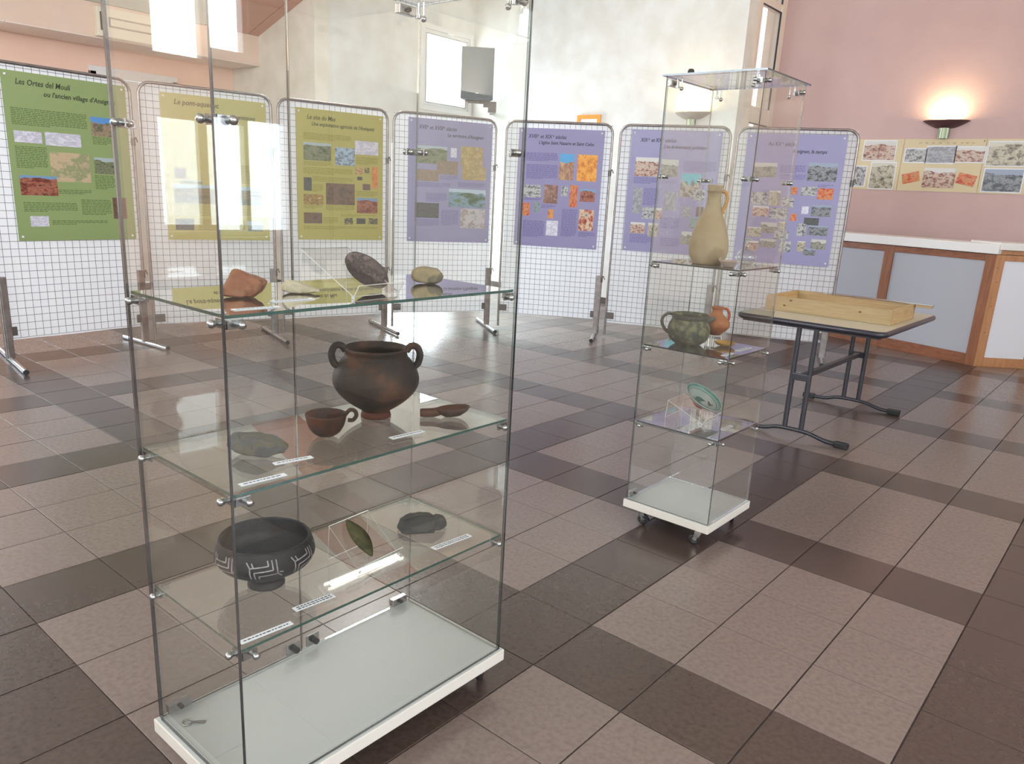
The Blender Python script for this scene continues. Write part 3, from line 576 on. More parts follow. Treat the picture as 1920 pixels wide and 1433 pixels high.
for gi, (a, b) in enumerate(GRIDS):
    ang = math.atan2(b[1]-a[1], b[0]-a[0]); W = math.hypot(b[0]-a[0], b[1]-a[1])
    t = thing('display_grid', GLAB[gi], 'display panel', (a[0], a[1], 0), ang, 'mesh display grids in a curve')
    r = .0125; cr = .10
    pts = [(0, 0, .03), (0, 0, 2.2-cr)]+[(cr-cr*math.cos(q*H/6), 0, 2.2-cr+cr*math.sin(q*H/6)) for q in range(1, 7)]+[(W-cr+cr*math.sin(q*H/6), 0, 2.2-cr+cr*math.cos(q*H/6)) for q in range(0, 7)]+[(W, 0, .03)]
    mb = MB(); mb.tube(pts, r, 12); mb.build('tube_frame', M_STEEL, t)
    mb = MB(); zb = .185; nx = 20; pitch_ = W/nx; nz_ = int((2.2-zb)/pitch_)
    for k in range(1, nx): mb.tube([(k*pitch_, 0, zb), (k*pitch_, 0, 2.19)], .0017, 5, caps=False)
    for k in range(nz_+1): mb.tube([(.0, -.003, zb+k*pitch_), (W, -.003, zb+k*pitch_)], .0017, 5, caps=False)
    mb.build('wire_mesh', M_WIRE, t)
    # sheet of white paper hung behind the mesh, slightly wavy at the bottom
    mb = MB(); nn = 26; vs = []; fs = []
    zt = 2.19; zbm = .17+rnd.uniform(-.01, .015)
    for j in range(9):
        for k in range(nn+1):
            s = .012+(W-.024)*k/nn; z = zbm+(zt-zbm)*j/8
            vs.append((s, .014+.010*(1-j/8)*(1+math.sin(s*9+gi*2+j*.3))+.002*math.sin(s*31+gi), z))
    for j in range(8):
        for k in range(nn): q = j*(nn+1)+k; fs.append((q, q+1, q+nn+2, q+nn+1))
    mb.add(vs, fs, 0, True); mb.build('backing_sheet', M_SHEET, t)
    # coupling hooks and clamps
    for z in (1.72, .62):
        mb = MB(); mb.tube([(W, 0, z), (W+.018, -.004, z+.035), (W+.022, -.004, z+.04), (W+.038, 0, z)], .005, 8); mb.cyl((W, 0, z-.03), (W, 0, z+.03), .017, 12); mb.build('coupling_hook', M_STEEL_D, t)
    for s in (0, W):
        mb = MB(); mb.box(s-.09 if s else -.0, -.013, .205, s+.0 if s else .09, -.003, .275, b=.003); mb.build('corner_clamp', M_STEEL_D, t)
    # tube feet across the panel
    ends = [((-6.02,-.02),(-5.001,-.151))] if gi == 0 else []
    ends += [[((-5.824,.937),(-5.111,.995)), ((-5.651,2.329),(-4.85,2.086)), ((-5.327,3.388),(-4.575,3.133)), ((-4.737,4.528),(-4.032,4.054)), ((-3.52,5.36),(-3.098,4.632)), ((-2.42,5.72),(-2.03,5.0)), ((-1.30,6.10),(-1.03,5.38))][gi]]
    Mi = Matrix.Translation((a[0], a[1], 0)) @ Matrix.Rotation(ang, 4, 'Z'); Mi = Mi.inverted()
    for (p, q) in ends:
        p = Mi @ Vector((*p, .022)); q = Mi @ Vector((*q, .022)); e = 0 if (gi == 0 and (p, q) and p.x < .3 and q.x < .3) else W
        if p.x < W*.5 and q.x < W*.5: e = 0
        # pull the foot so that it passes under the post
        mid = Vector((e+(.028 if e == 0 else -.028), 0, .022)); d = (q-p); L = d.length; d.normalize()
        p2 = mid-d*L*.5; q2 = mid+d*L*.5
        mb = MB(); mb.tube([p2, q2], .019, 12); mb.build('foot_tube', mat('foot_chrome', (190,192,196), .2, metal=.95) if 'foot_chrome' not in bpy.data.materials else bpy.data.materials['foot_chrome'], t)
        mb = MB(); mb.box(mid.x-.024, -.016, .03, mid.x+.024, .016, .66, b=.004); mb.build('foot_post', M_STEEL, t)
        mb = MB(); mb.cyl(q2-d*.002, q2+d*.004, .0205, 12); mb.build('end_cap', M_BLACK, t); mb = MB(); mb.cyl(p2+d*.002, p2-d*.004, .0205, 12); mb.build('end_cap', M_BLACK, t)
    # poster
    s0, s1, z0, z1 = POST['rect'][gi]
    pw, ph = s1-s0, z1-z0
    o0 = Mi.inverted() @ Vector((s0, -.0095, z0))
    p = thing('poster', PLAB[gi], 'poster', o0, ang, 'heritage posters on the grids')
    mb = MB(); mb.box(0, -.0018, 0, pw, 0, ph); mb.build('board', mat('poster_%d' % gi, PCOL[gi], .32), p)
    for u_, v_ in ((.03, .03), (pw-.03, .03), (.03, ph-.03), (pw-.03, ph-.03)):
        mb = MB(); mb.lathe([(0, 0), (.010, 0), (.008, .004), (0, .005)], 12, M=Matrix.Translation((u_, -.0018, v_)) @ Matrix.Rotation(H, 4, 'X')); mb.build('rivet', M_PVC, p)
    ink = mat('ink_%d' % gi, [int(c*.42) for c in PCOL[gi]], .6)
    for (tx, x, z, wd) in POST['ti'][gi]:
        text_mesh('title', tx, ink, p, (x, -.0025, z), width=wd, size=.066 if tx is POST['ti'][gi][0][0] else .054, shear=.22, bold=.0009)
    inkb = mat('body_ink_%d' % gi, PINK_INK[gi], .7)
    mb = MB()
    for (x0, y0, x1, y1) in POST['tx'][gi]:
        xa, xb_, za, zb_ = sorted((x0, x1))[0]*pw, max(x0, x1)*pw, min(y0, y1)*ph, max(y0, y1)*ph
        z = zb_-.006
        while z > za:
            x = xa
            last = z-.0125 <= za
            xe = xb_ if not last else xa+(xb_-xa)*rnd.uniform(.4, .9)
            while x < xe-.008:
                ww = min(rnd.uniform(.010, .040), xe-x)
                mb.add([(x, -.0022, z), (x+ww, -.0022, z), (x+ww, -.0022, z+.0058), (x, -.0022, z+.0058)], [(0,1,2,3)]); x += ww+.0055
            z -= .0125
    if mb.v: mb.build('body_text', inkb, p)['kind'] = 'stuff'
    for n_, (x0, y0, x1, y1, kd) in enumerate(POST['ph'][gi]):
        xa, xb_, za, zb_ = min(x0, x1)*pw, max(x0, x1)*pw, min(y0, y1)*ph, max(y0, y1)*ph
        mb = MB(); dy = -.0021-.0001*n_; mb.box(xa, dy-.0003, za, xb_, dy+.0002, zb_); mb.build('photo', PM[kd], p)

# ------------------------------------------------------------------ photo frieze on the pink wall
t = thing('photo_frieze', 'long cream board of old photographs pinned on the pink wall', 'photo board', (-2.9, Y4-.001, 1.742))
M_FR = mat('cream_card', (220,204,170), .7)
for xa, xb_ in ((0, 1.455), (1.46, 2.32), (2.325, 3.6)):
    mb = MB(); mb.box(xa, -.006, 0, xb_, 0, .592); mb.build('card', M_FR, t)
FZ = [('crowd', -1.894, 2.092, -1.53, 2.312),('bw', -2.001, 1.781, -1.83, 2.01),('bwold', -1.77, 1.759, -1.496, 2.059),('bw', -1.408, 2.075, -1.185, 2.22),('bwdoc', -1.171, 2.069, -0.875, 2.248),('crowd', -0.866, 2.083, -0.573, 2.243),('redicon', -1.417, 1.815, -1.192, 1.972),('crowd', -1.17, 1.786, -0.828, 2.01),('redicon', -0.825, 1.805, -0.593, 1.97),('bwold', -0.542, 2.048, -0.162, 2.3),('bwvalley', -0.534, 1.767, -0.158, 2.007),('bw', -.10, 1.78, .2, 2.0),('bwold', -.12, 2.05, .25, 2.3),('bwold', -2.35, 2.08, -2.02, 2.3),('crowd', -2.4, 1.79, -2.05, 2.02)]
for k, (kd, xa, za, xb_, zb_) in enumerate(FZ):
    cx_, cz_ = (xa+xb_)/2+2.9, (za+zb_)/2-1.742; w_, h_ = xb_-xa, zb_-za
    tilt = {6: -.24, 8: .22}.get(k, 0.); 
    if tilt: w_ *= .84; h_ *= .74
    Mx = Matrix.Translation((cx_, -.0065, cz_)) @ Matrix.Rotation(tilt, 4, 'Y')
    if k not in (6, 8, 7):
        mb = MB(); mb.box(-w_/2-.012, -.0012, -h_/2-.012, w_/2+.012, 0, h_/2+.012, M=Mx); mb.build('photo_mount', M_PAPER, t)
    mb = MB(); mb.box(-w_/2, -.0026, -h_/2, w_/2, -.0012, h_/2); o = mb.build('photo', PM[kd], t); o.location = (cx_, -.0065, cz_); o.rotation_euler = (0, tilt, 0)
mb = MB()
rr = random.Random(5); x = 1.62
while x < 2.2:     # faint hand-drawn heading, too worn to read
    mb.tube([(x+.006*q, -.0075, .548+.010*math.sin(q*1.9+x*30)) for q in range(6)], .0022, 5, caps=False); x += .05+rr.uniform(0, .03)
mb.build('faded_heading', mat('faded_ink', (186,160,118), .8), t)['kind'] = 'stuff'
for x in (2.30, .02): mb = MB(); mb.cyl((x, -.006, .57), (x, -.012, .57), .006, 10); mb.build('pin', M_BLACK, t)

# ------------------------------------------------------------------ bar counter
b1 = Vector((-.026, 6.865, 0)); d1 = Vector((-.954, .299, 0)).normalized(); d2 = Vector((.768, .64, 0)).normalized()
t = thing('bar_counter', 'white panelled bar counter with brown wooden framing before the pink wall', 'bar counter', b1)
def frame_of(d, back):   # s along d, depth towards the back
    n = Vector((-d.y, d.x, 0)); n = n if n.dot(Vector(back)) > 0 else -n
    return Matrix(((d.x, n.x, 0, 0), (d.y, n.y, 0, 0), (0, 0, 1, 0), (0, 0, 0, 1)))
F1 = frame_of(d1, (.3, 1, 0)); F2 = frame_of(d2, (-.6, .8, 0))
mb = MB(); mb.box(.012, .022, .012, 3.3, .5, 1.125, M=F1); mb.build('carcass', mat('bar_carcass', (214,212,214), .6), t)
mb = MB(); mb.box(.012, .022, .012, 1.6, .45, 1.125, M=F2); mb.build('carcass', bpy.data.materials['bar_carcass'], t)
stl = [(0, .10), (1.08, 1.19), (2.20, 2.31)]
for a, b in stl:
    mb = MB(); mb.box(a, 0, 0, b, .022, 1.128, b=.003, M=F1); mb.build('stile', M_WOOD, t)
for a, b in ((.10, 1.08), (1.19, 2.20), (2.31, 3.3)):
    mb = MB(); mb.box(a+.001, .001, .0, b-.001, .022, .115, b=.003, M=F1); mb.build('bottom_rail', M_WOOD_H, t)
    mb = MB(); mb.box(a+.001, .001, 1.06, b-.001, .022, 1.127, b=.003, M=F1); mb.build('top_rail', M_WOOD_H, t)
    mb = MB(); mb.box(a+.002, .012, .116, b-.002, .022, 1.059, M=F1); mb.build('panel', M_BARPANEL_SHADED, t)
for a, b in ((.0, .09), (.50, .60), (1.1, 1.2)):
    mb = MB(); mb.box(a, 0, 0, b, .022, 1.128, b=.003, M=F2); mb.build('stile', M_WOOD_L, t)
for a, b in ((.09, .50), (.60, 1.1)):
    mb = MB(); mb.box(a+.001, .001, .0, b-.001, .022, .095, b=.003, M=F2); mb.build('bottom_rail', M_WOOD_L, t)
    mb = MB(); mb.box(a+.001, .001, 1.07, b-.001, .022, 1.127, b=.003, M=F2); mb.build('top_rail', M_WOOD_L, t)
    mb = MB(); mb.box(a+.002, .012, .096, b-.002, .022, 1.069, M=F2); mb.build('panel', M_BARPANEL_LIT, t)
for s_, z in ((.05, .62), (.04, .35), (.055, .86), (.03, 1.0)):
    for FM in (F1, F2):
        mb = MB(); mb.cyl(FM @ Vector((s_, -.0008, z)), FM @ Vector((s_, .002, z)), .006, 10); mb.build('knot', M_KNOT, t)
mb = MB(); mb.box(-.02, -.03, 1.132, 3.3, .55, 1.225, b=.006, M=F1); mb.build('worktop', M_BARTOP, t)
mb = MB(); mb.box(-.0, -.03, 1.175, 1.6, .5, 1.245, b=.006, M=F2); mb.build('worktop', M_BARTOP, t)
mb = MB(); mb.box(0.02, .0, 1.132, 1.6, .45, 1.174, M=F2); mb.build('side_rail', M_WOOD_L, t)

# ------------------------------------------------------------------ folding table
t = thing('folding_table', 'folding table with pale laminate top and dark steel legs by the bar', 'table', (-.385, 3.475, 0))
hx, hy = .475, .645
def rrect(hx, hy, r, n=5):
    out = []
    for cx_, cy_, a0 in ((hx-r, hy-r, 0), (-hx+r, hy-r, 90), (-hx+r, -hy+r, 180), (hx-r, -hy+r, 270)):
        for k in range(n+1): a = math.radians(a0+90*k/n); out.append((cx_+r*math.cos(a), cy_+r*math.sin(a)))
    return out
mb = MB(); mb.prism(rrect(hx-.012, hy-.012, .05), .748, .7755); mb.build('table_top', M_TABLE, t)
path = rrect(hx-.012, hy-.012, .05); mb = MB()
mb.tube([(x, y, .757) for x, y in path], .019, 10, closed=True); mb.build('edge_band', M_TABLE_E, t)
mb = MB(); mb.box(-hx+.04, -hy+.03, .725, hx-.04, hy-.03, .7475); mb.build('apron_frame', M_BLACKM, t)
for y in (-.60, .60):
    for x in (-.055, .055):
        mb = MB(); mb.tube([(x, y*.99, .725), (x, y, .06)], .0165, 10); mb.build('leg', M_BLACKM, t)
    mb = MB(); pts = [(-.34, y, .022), (-.20, y, .022), (-.12, y, .045), (-.05, y, .052), (.05, y, .052), (.12, y, .045), (.22, y, .022), (.34, y, .018)]
    mb.tube(resample(pts, 3), .0135, 10); mb.build('foot_bar', M_BLACKM, t)
    for x in (-.32, .32):
        mb = MB(); mb.box(x-.045, y-.02, .0, x+.045, y+.02, .04, b=.007); mb.build('rubber_foot', M_BLACK, t)
    mb = MB(); mb.box(-.06, y-.012, .385, .06, y+.012, .43, b=.004); mb.build('cross_bar', M_BLACKM, t)
mb = MB(); mb.box(-.018, -.60, .392, .018, .60, .424, b=.003); mb.build('stretcher', M_BLACKM, t)
# wooden tray with its glass lid
t = thing('wooden_tray', 'shallow pine tray with knots standing on the folding table', 'tray', (-.395, 3.47, .7765))
tx, ty, th_, hh = .415, .285, .018, .098
for nm, q in (('front_board', (-tx, -ty, tx, -ty+th_)), ('back_board', (-tx, ty-th_, tx, ty)), ('side_board', (-tx, -ty+th_+.0005, -tx+th_, ty-th_-.0005)), ('side_board', (tx-th_, -ty+th_+.0005, tx, ty-th_-.0005))):
    mb = MB(); mb.box(q[0], q[1], 0, q[2], q[3], hh, b=.0015); mb.build(nm, M_PINE if 'side' not in nm else mat('pine_end', (190,162,116), .45, c2=(174,142,96), scale=6, stretch=(14,1.2,14)), t)
mb = MB(); mb.box(-tx+th_+.001, -ty+th_+.001, .004, tx-th_-.001, ty-th_-.001, .012); mb.build('base_board', M_PINE_IN, t)
for x, z in ((-.28, .04), (-.24, .078), (.22, .062)):
    mb = MB(); mb.sphere((x, -ty-.0002, z), (.011, .0012, .006)); mb.build('knot', M_KNOT, t)
t = thing('glass_lid', 'thin glass lid with a pine batten laid over the back of the wooden tray', 'lid', (-.23, 3.64, .8755))
mb = MB(); mb.box(-.36, .05, .0, .36, .13, .004); o = mb.build('glass_sheet', M_GLASS, t)
mb = MB(); mb.box(-.36, .126, .0, .36, .13, .0045); mb.build('glass_edge', M_EDGE, t)
mb = MB(); mb.box(.262, .06, -.017, .36, .12, -.0005, b=.001); mb.build('batten', M_PINE, t)

# ------------------------------------------------------------------ glass showcases
def glass_panel(name, lo_, hi_, axis, parent, edge=M_EDGE, face=M_GLASS):
    """a pane: two big faces clear, the rim tinted"""
    mb = MB(); x0, y0, z0 = lo_; x1, y1, z1 = hi_
    vs = [(x0,y0,z0),(x1,y0,z0),(x1,y1,z0),(x0,y1,z0),(x0,y0,z1),(x1,y0,z1),(x1,y1,z1),(x0,y1,z1)]
    F = {'z': [(3,2,1,0),(4,5,6,7)], 'y': [(0,1,5,4),(2,3,7,6)], 'x': [(1,2,6,5),(3,0,4,7)]}
    for k, fs in F.items(): mb.add(vs, fs, 0 if k == axis else 1)
    return mb.build(name, [face, edge], parent)
S_Z = [1.219, .857, .504]; Z0, ZT = .120, 1.955
def corner_clamp(cx_, cy_, sx_, sy_, z, parent, name='corner_clamp', arm=.034):
    """chrome angle inside the corner with a domed bolt through each pane; sx, sy point into the case"""
    mb = MB(); g = .0085
    x0, x1 = sorted((cx_+sx_*g, cx_+sx_*(arm+.012))); y0, y1 = sorted((cy_+sy_*g, cy_+sy_*(g+.004)))
    mb.box(x0, y0, z-.009, x1, y1, z+.009, b=.0008)
    x0, x1 = sorted((cx_+sx_*g, cx_+sx_*(g+.004))); y0, y1 = sorted((cy_+sy_*g, cy_+sy_*(arm+.012)))
    mb.box(x0, y0, z-.009, x1, y1, z+.009, b=.0008)
    o = mb.build(name, M_CHROME, parent)
    for p, q in (((cx_+sx_*arm, cy_+sy_*.016, z), (cx_+sx_*arm, cy_-sy_*.006, z)), ((cx_+sx_*.016, cy_+sy_*arm, z), (cx_-sx_*.006, cy_+sy_*arm, z))):
        mb = MB(); mb.cyl(p, q, .0062, 14); p = Vector(p); q = Vector(q); d = (q-p).normalized()
        mb.sphere(q, .0088, n=14); mb.sphere(p, .0072, n=12); mb.build('bolt', M_CHROME, o)
    return o
def caster(x, y, rz, parent, brake=False, zt=.082):
    o = None; Mx = Matrix.Translation((x, y, 0)) @ Matrix.Rotation(rz, 4, 'Z')
    mb = MB(); mb.box(-.028, -.028, zt-.004, .028, .028, zt, b=.001, M=Mx); mb.lathe([(0, zt-.012), (.016, zt-.012), (.018, zt-.004), (0, zt-.004)], 16, M=Mx)
    for s_ in (-1, 1): mb.prism([(-.006, zt-.011), (.028, zt-.011), (.034, .030), (.022, .022), (.004, .05)], s_*.0135-.001, s_*.0135+.001, M=Mx @ Matrix.Rotation(H, 4, 'X'))
    mb.box(-.006, -.0145, zt-.013, .028, .0145, zt-.0115, M=Mx)
    o = mb.build('caster', M_CHROME, parent)
    mb = MB(); Mw = Mx @ Matrix.Translation((.026, 0, .0255)) @ Matrix.Rotation(H, 4, 'X')
    mb.lathe([(.012, -.009), (.019, -.0095), (.0235, -.008), (.0255, -.004), (.0255, .004), (.0235, .008), (.019, .0095), (.012, .009)], 28, closed=True, M=Mw); mb.build('wheel', M_BLACK, o)
    mb = MB(); mb.lathe([(0, -.0105), (.0115, -.0105), (.0115, .0105), (0, .0105)], 16, M=Mw); mb.cyl(Mw @ Vector((0, 0, -.017)), Mw @ Vector((0, 0, .017)), .004); mb.build('hub', M_STEEL, o)
    if brake:
        mb = MB(); mb.box(.03, -.016, .045, .066, .016, .052, b=.002, M=Mx @ Matrix.Translation((.0, 0, .06)) @ Matrix.Rotation(.6, 4, 'Y') @ Matrix.Translation((0, 0, -.05))); mb.build('brake_lever', M_BLACK, o)
    return o
def showcase(label, x0, y0, x1, y1, doors, oh):
    t = thing('glass_showcase', label, 'display case', ((x0+x1)/2, (y0+y1)/2, 0), 0, 'wheeled glass showcases')
    cx_, cy_ = (x0+x1)/2, (y0+y1)/2; hx, hy = (x1-x0)/2, (y1-y0)/2; th = .0068; e = .0008
    mb = MB(); mb.box(-hx-oh, -hy-oh, .083, hx+oh, hy+oh, Z0-.0006, b=.0025); mb.build('plinth', mat('plinth_side_lit', (214,206,198), .4) if 'plinth_side_lit' not in bpy.data.materials else bpy.data.materials['plinth_side_lit'], t)  # sides coloured lighter than the top to carry the side light
    mb = MB(); mb.box(-hx-oh+.003, -hy-oh+.003, Z0-.001, hx+oh-.003, hy+oh-.003, Z0); mb.build('plinth_top', M_PLINTH_DIM, t)
    z0 = Z0+.001
    if doors == 2:      # long front pane covers the corners
        glass_panel('side_pane', (-hx+th+e, -hy, z0), (hx-th-e, -hy+th, ZT-.001), 'y', t)
        glass_panel('side_pane', (-hx+th+e, hy-th, z0), (hx-th-e, hy, ZT-.001), 'y', t, edge=M_EDGE_L)
        glass_panel('front_pane', (hx-th, -hy, z0), (hx, hy, ZT-.001), 'x', t)
        glass_panel('door', (-hx, -hy, z0+.004), (-hx+th, -.0018, ZT-.005), 'x', t)
        glass_panel('door', (-hx, .0018, z0+.004), (-hx+th, hy, ZT-.005), 'x', t, edge=M_EDGE_L)
    else:               # the side panes cover the corners
        glass_panel('side_pane', (-hx, -hy, z0), (hx, -hy+th, ZT-.001), 'y', t)
        glass_panel('side_pane', (-hx, hy-th, z0), (hx, hy, ZT-.001), 'y', t, edge=M_EDGE_L)
        glass_panel('front_pane', (hx-th, -hy+th+e, z0), (hx, hy-th-e, ZT-.001), 'x', t, edge=M_EDGE_L)
        glass_panel('door', (-hx, -hy+th+e, z0+.004), (-hx+th, hy-th-e, ZT-.005), 'x', t, edge=M_EDGE_L)
    glass_panel('top_pane', (-hx-.014, -hy-.014, ZT), (hx+.014, hy+.014, ZT+.0065), 'z', t, edge=mat('glass_edge_grey', (70,78,82), .15, spec=.8) if 'glass_edge_grey' not in bpy.data.materials else bpy.data.materials['glass_edge_grey'])
    i = .0095
    for z in S_Z:
        sh = glass_panel('shelf', (-hx+i, -hy+i, z-.0065), (hx-i, hy-i, z), 'z', t, edge=M_EDGE_S if doors == 2 else M_EDGE, face=M_GLASS_S)
        for sx_ in (-1, 1):
            for sy_ in (-1, 1): corner_clamp(sx_*hx, sy_*hy, -sx_, -sy_, z-.018, sh, 'shelf_clamp')
    for z in (1.567, ZT-.03):
        for sx_ in (-1, 1):
            for sy_ in (-1, 1):
                if sx_ < 0 and z > 1.6: continue
                corner_clamp(sx_*hx, sy_*hy, -sx_, -sy_, z, t)
    # drop bolts holding the top pane, hinge blocks and lock fittings of the doors
    for sx_ in (-1, 1):
        for sy_ in (-1, 1):
            mb = MB(); px, py = sx_*(hx-.035), sy_*(hy-.03); mb.cyl((px, py, ZT-.004), (px, py, ZT-.034), .004, 10); mb.cyl((px, py, ZT-.034), (px, py, ZT-.042), .009, 14); mb.sphere((px+.02*-sx_, py, ZT-.045), .0085, n=12); mb.cyl((px+.02*-sx_, py, ZT-.004), (px+.02*-sx_, py, ZT-.045), .003, 8); mb.build('top_bolt', M_CHROME, t)
    ys = [-hy+.05, hy-.05] if doors == 2 else [-hy+.05]
    for y_ in ys:
        for z in (Z0+.02, ZT-.022):
            mb = MB(); mb.box(-hx-.006, y_-.03, z-.012, -hx+.014, y_+.03, z+.012, b=.0015); mb.build('door_hinge', M_CHROME, t)
            mb = MB(); mb.cyl((-hx+.014, y_, z), (-hx+.022, y_, z), .006, 10); mb.build('hinge_screw', M_BLACK, t)
    if doors == 2:
        for y_ in (-.034, .034):
            mb = MB(); mb.box(-hx+.0068, y_-.022, Z0+.012, -hx+.0105, y_+.022, Z0+.046, b=.001); mb.build('lock_plate', M_CHROME, t)
            mb = MB(); mb.cyl((-hx+.0105, y_+.004, Z0+.026), (-hx+.026, y_+.004, Z0+.026), .0095, 8, smooth=False); mb.build('lock_knob', M_BLACK, t)
    for (sx_, sy_, rz, br) in ((1, -1, 3.6, False), (-1, -1, .35, True), (1, 1, 2.0, False), (-1, 1, 1.2, False)):
        caster(sx_*(hx-.045), sy_*(hy-.045), rz, t, br)
    return t
BX0, BY0, BX1, BY1 = -.0172-.4131, -1.3389, -.0172, -1.3389+.8516
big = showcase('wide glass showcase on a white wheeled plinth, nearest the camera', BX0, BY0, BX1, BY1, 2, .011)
SX0, SY0, SX1, SY1 = .0084-.4148, .8469, .0084, .8469+.4148
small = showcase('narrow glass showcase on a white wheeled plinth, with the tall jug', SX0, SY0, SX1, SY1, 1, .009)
# lock at the top left front edge of the narrow case
mb = MB(); mb.lathe([(0, .0), (.013, 0), (.013, .010), (.009, .016), (0, .017)], 16, M=Matrix.Translation((-.105, -.20, ZT+.0066))); mb.build('top_knob', M_BLACK, small)
def key(x, y, z, rz, parent):
    mb = MB(); Mx = Matrix.Translation((x, y, z)) @ Matrix.Rotation(rz, 4, 'Z')
    mb.tube([(.012*math.cos(q*math.pi/5), .012*math.sin(q*math.pi/5), 0) for q in range(10)], .0022, 6, closed=True, M=Mx)
    mb.box(.012, -.003, -.001, .045, .003, .001, M=Mx); mb.box(.03, -.007, -.001, .043, -.003, .001, M=Mx)
    return mb.build('key', M_CHROME, parent)
t = key(-.365, -1.30, .1225, .9, None); t.name = 'small_key'; tag(t, 'small steel key lying on the plinth at the left corner of the wide showcase', 'key')

# ------------------------------------------------------------------ exhibits
def clay(name, c, c2, c3=None, scale=9, rough=.7, bump=.25, lo=.38, hi=.62, bs=70):
    mt = mat(name, c, rough, c2=c2, scale=scale, bump=bump, bscale=bs, lo=lo, hi=hi, detail=5, spec=.14)
    if c3:
        cr = [n for n in mt.node_tree.nodes if n.type == 'VALTORGB'][0]; e = cr.color_ramp.elements.new((lo+hi)/2+.03); e.color = (*lin(c3), 1)
    return mt
A_BIG = math.radians(51.5); A_SM = math.radians(26.7)
def stone(name, label, pts, loc, rz, mt, bev=.006, disp=.0025, nscale=40, flat=True, cat='stone', sm=3):
    bm = bmesh.new()
    for p in pts: bm.verts.new(p)
    bmesh.ops.convex_hull(bm, input=bm.verts[:])
    bmesh.ops.delete(bm, geom=[v for v in bm.verts if not v.link_faces], context='VERTS')
    bmesh.ops.triangulate(bm, faces=bm.faces[:])
    for _ in range(3): bmesh.ops.subdivide_edges(bm, edges=bm.edges[:], cuts=1, use_grid_fill=True); bmesh.ops.triangulate(bm, faces=bm.faces[:])
    bmesh.ops.recalc_face_normals(bm, faces=bm.faces[:])
    dim0 = [max(p[a] for p in pts)-min(p[a] for p in pts) for a in range(3)] or [max(v.co[a] for v in bm.verts)-min(v.co[a] for v in bm.verts) for a in range(3)]
    for _ in range(sm): bmesh.ops.smooth_vert(bm, verts=bm.verts[:], factor=.5, use_axis_x=True, use_axis_y=True, use_axis_z=True)
    for a in range(3):
        k = dim0[a]/(max(v.co[a] for v in bm.verts)-min(v.co[a] for v in bm.verts)); mid = (max(v.co[a] for v in bm.verts)+min(v.co[a] for v in bm.verts))/2
        for v in bm.verts: v.co[a] = mid+(v.co[a]-mid)*k
    bm.normal_update(); mz = min(v.co.z for v in bm.verts)
    for v in bm.verts: v.co += v.normal*disp*(noise.noise(v.co*nscale)+.5*noise.noise(v.co*nscale*2.7))
    mz = min(v.co.z for v in bm.verts)
    for v in bm.verts: v.co.z = max(v.co.z-mz-.0012, 0) if flat else v.co.z-mz
    mb = MB(); mb.bm(bm, 0, True); o = mb.build(name, mt); o.location = loc; o.rotation_euler = (0, 0, rz); return tag(o, label, cat)
def ext(poly, d):     # silhouette polygon (x,z) with depth d, rounded away at the ends
    out = []
    for x, z in poly: out += [(x, -d/2, z), (x, d/2, z)]
    cx_ = sum(p[0] for p in poly)/len(poly); cz_ = sum(p[1] for p in poly)/len(poly)
    return [(cx_+(x-cx_)*.86, y*1.25, cz_+(z-cz_)*.8) for x, y, z in out]+[(x, y*.7, z) for x, y, z in out]
M_TERRA = clay('terracotta', (128,82,62), (106,66,48), (140,96,72), scale=24)
stone('terracotta_fragment', 'angular orange terracotta fragment on the top shelf, nearest the front corner', ext([(-.045, .004), (-.048, .020), (-.024, .060), (-.010, .060), (.040, .040), (.047, .036), (.034, .012), (.016, .002), (-.008, .0)], .034), (-.215, -1.175, S_Z[0]+.0005), A_BIG, M_TERRA, bev=.003, cat='fragment')
stone('flat_stone', 'pale flat wedge shaped stone beside the terracotta fragment on the top shelf', ext([(-.042, .006), (-.044, .014), (-.030, .032), (-.010, .024), (.040, .010), (.042, .004), (0, .0), (-.02, .0)], .03), (-.218, -1.030, S_Z[0]+.0005), A_BIG, clay('pale_stone', (176,164,138), (158,144,118), (186,176,154)), bev=.004)
stone('rounded_stone', 'yellowish rounded stone at the right end of the top shelf', ext([(-.040, .010), (-.042, .030), (-.030, .044), (0, .046), (.030, .038), (.044, .022), (.036, .004), (.012, .0), (-.02, .002)], .04), (-.225, -.625, S_Z[0]+.0005), A_BIG, clay('yellow_stone', (134,120,96), (108,100,86), (148,132,102), scale=24), bev=.010, sm=16)
# clear stands
def stand(label, loc, rz, W, D, Hh, lip):
    t = thing('acrylic_stand', label, 'display stand', loc, rz, 'clear angled stands')
    th = .0022; prof = [(D, 0), (D-.006, Hh), (0.012, .006), (-.004, .006+lip)]      # y, z
    for k, nm in ((0, 'back_leg'), (1, 'slope'), (2, 'lip')):
        (ya, za), (yb, zb) = prof[k], prof[k+1]; d = Vector((yb-ya, zb-za)).normalized(); n = Vector((-d.y, d.x))*th
        q = [(ya, za), (yb, zb), (yb+n.x, zb+n.y), (ya+n.x, za+n.y)]
        vs = [(-W/2, y, max(z, 0)) for y, z in q]+[(W/2, y, max(z, 0)) for y, z in q]
        mb = MB(); mb.add(vs, [(0,1,5,4), (2,3,7,6)], 0); mb.add(vs, [(3,2,1,0), (4,5,6,7), (1,2,6,5), (3,0,4,7)], 1)
        mb.build(nm, [M_ACRYL, M_ACRYL_E], t)
    mb = MB()
    for s_ in (-1, 1): mb.box(s_*W/2-.003, .012, 0, s_*W/2+.003, .016, .0075)
    mb.build('front_tab', M_ACRYL_E, t)
    return t
stand('clear acrylic stand holding the dark oval stone on the top shelf', (-.078, -.912, S_Z[0]+.0004), math.radians(95), .145, .195, .098, .026)
stand('clear acrylic stand holding the green leaf blade on the bottom shelf', (-.112, -.870, S_Z[2]+.0004), math.radians(95), .140, .135, .098, .024)
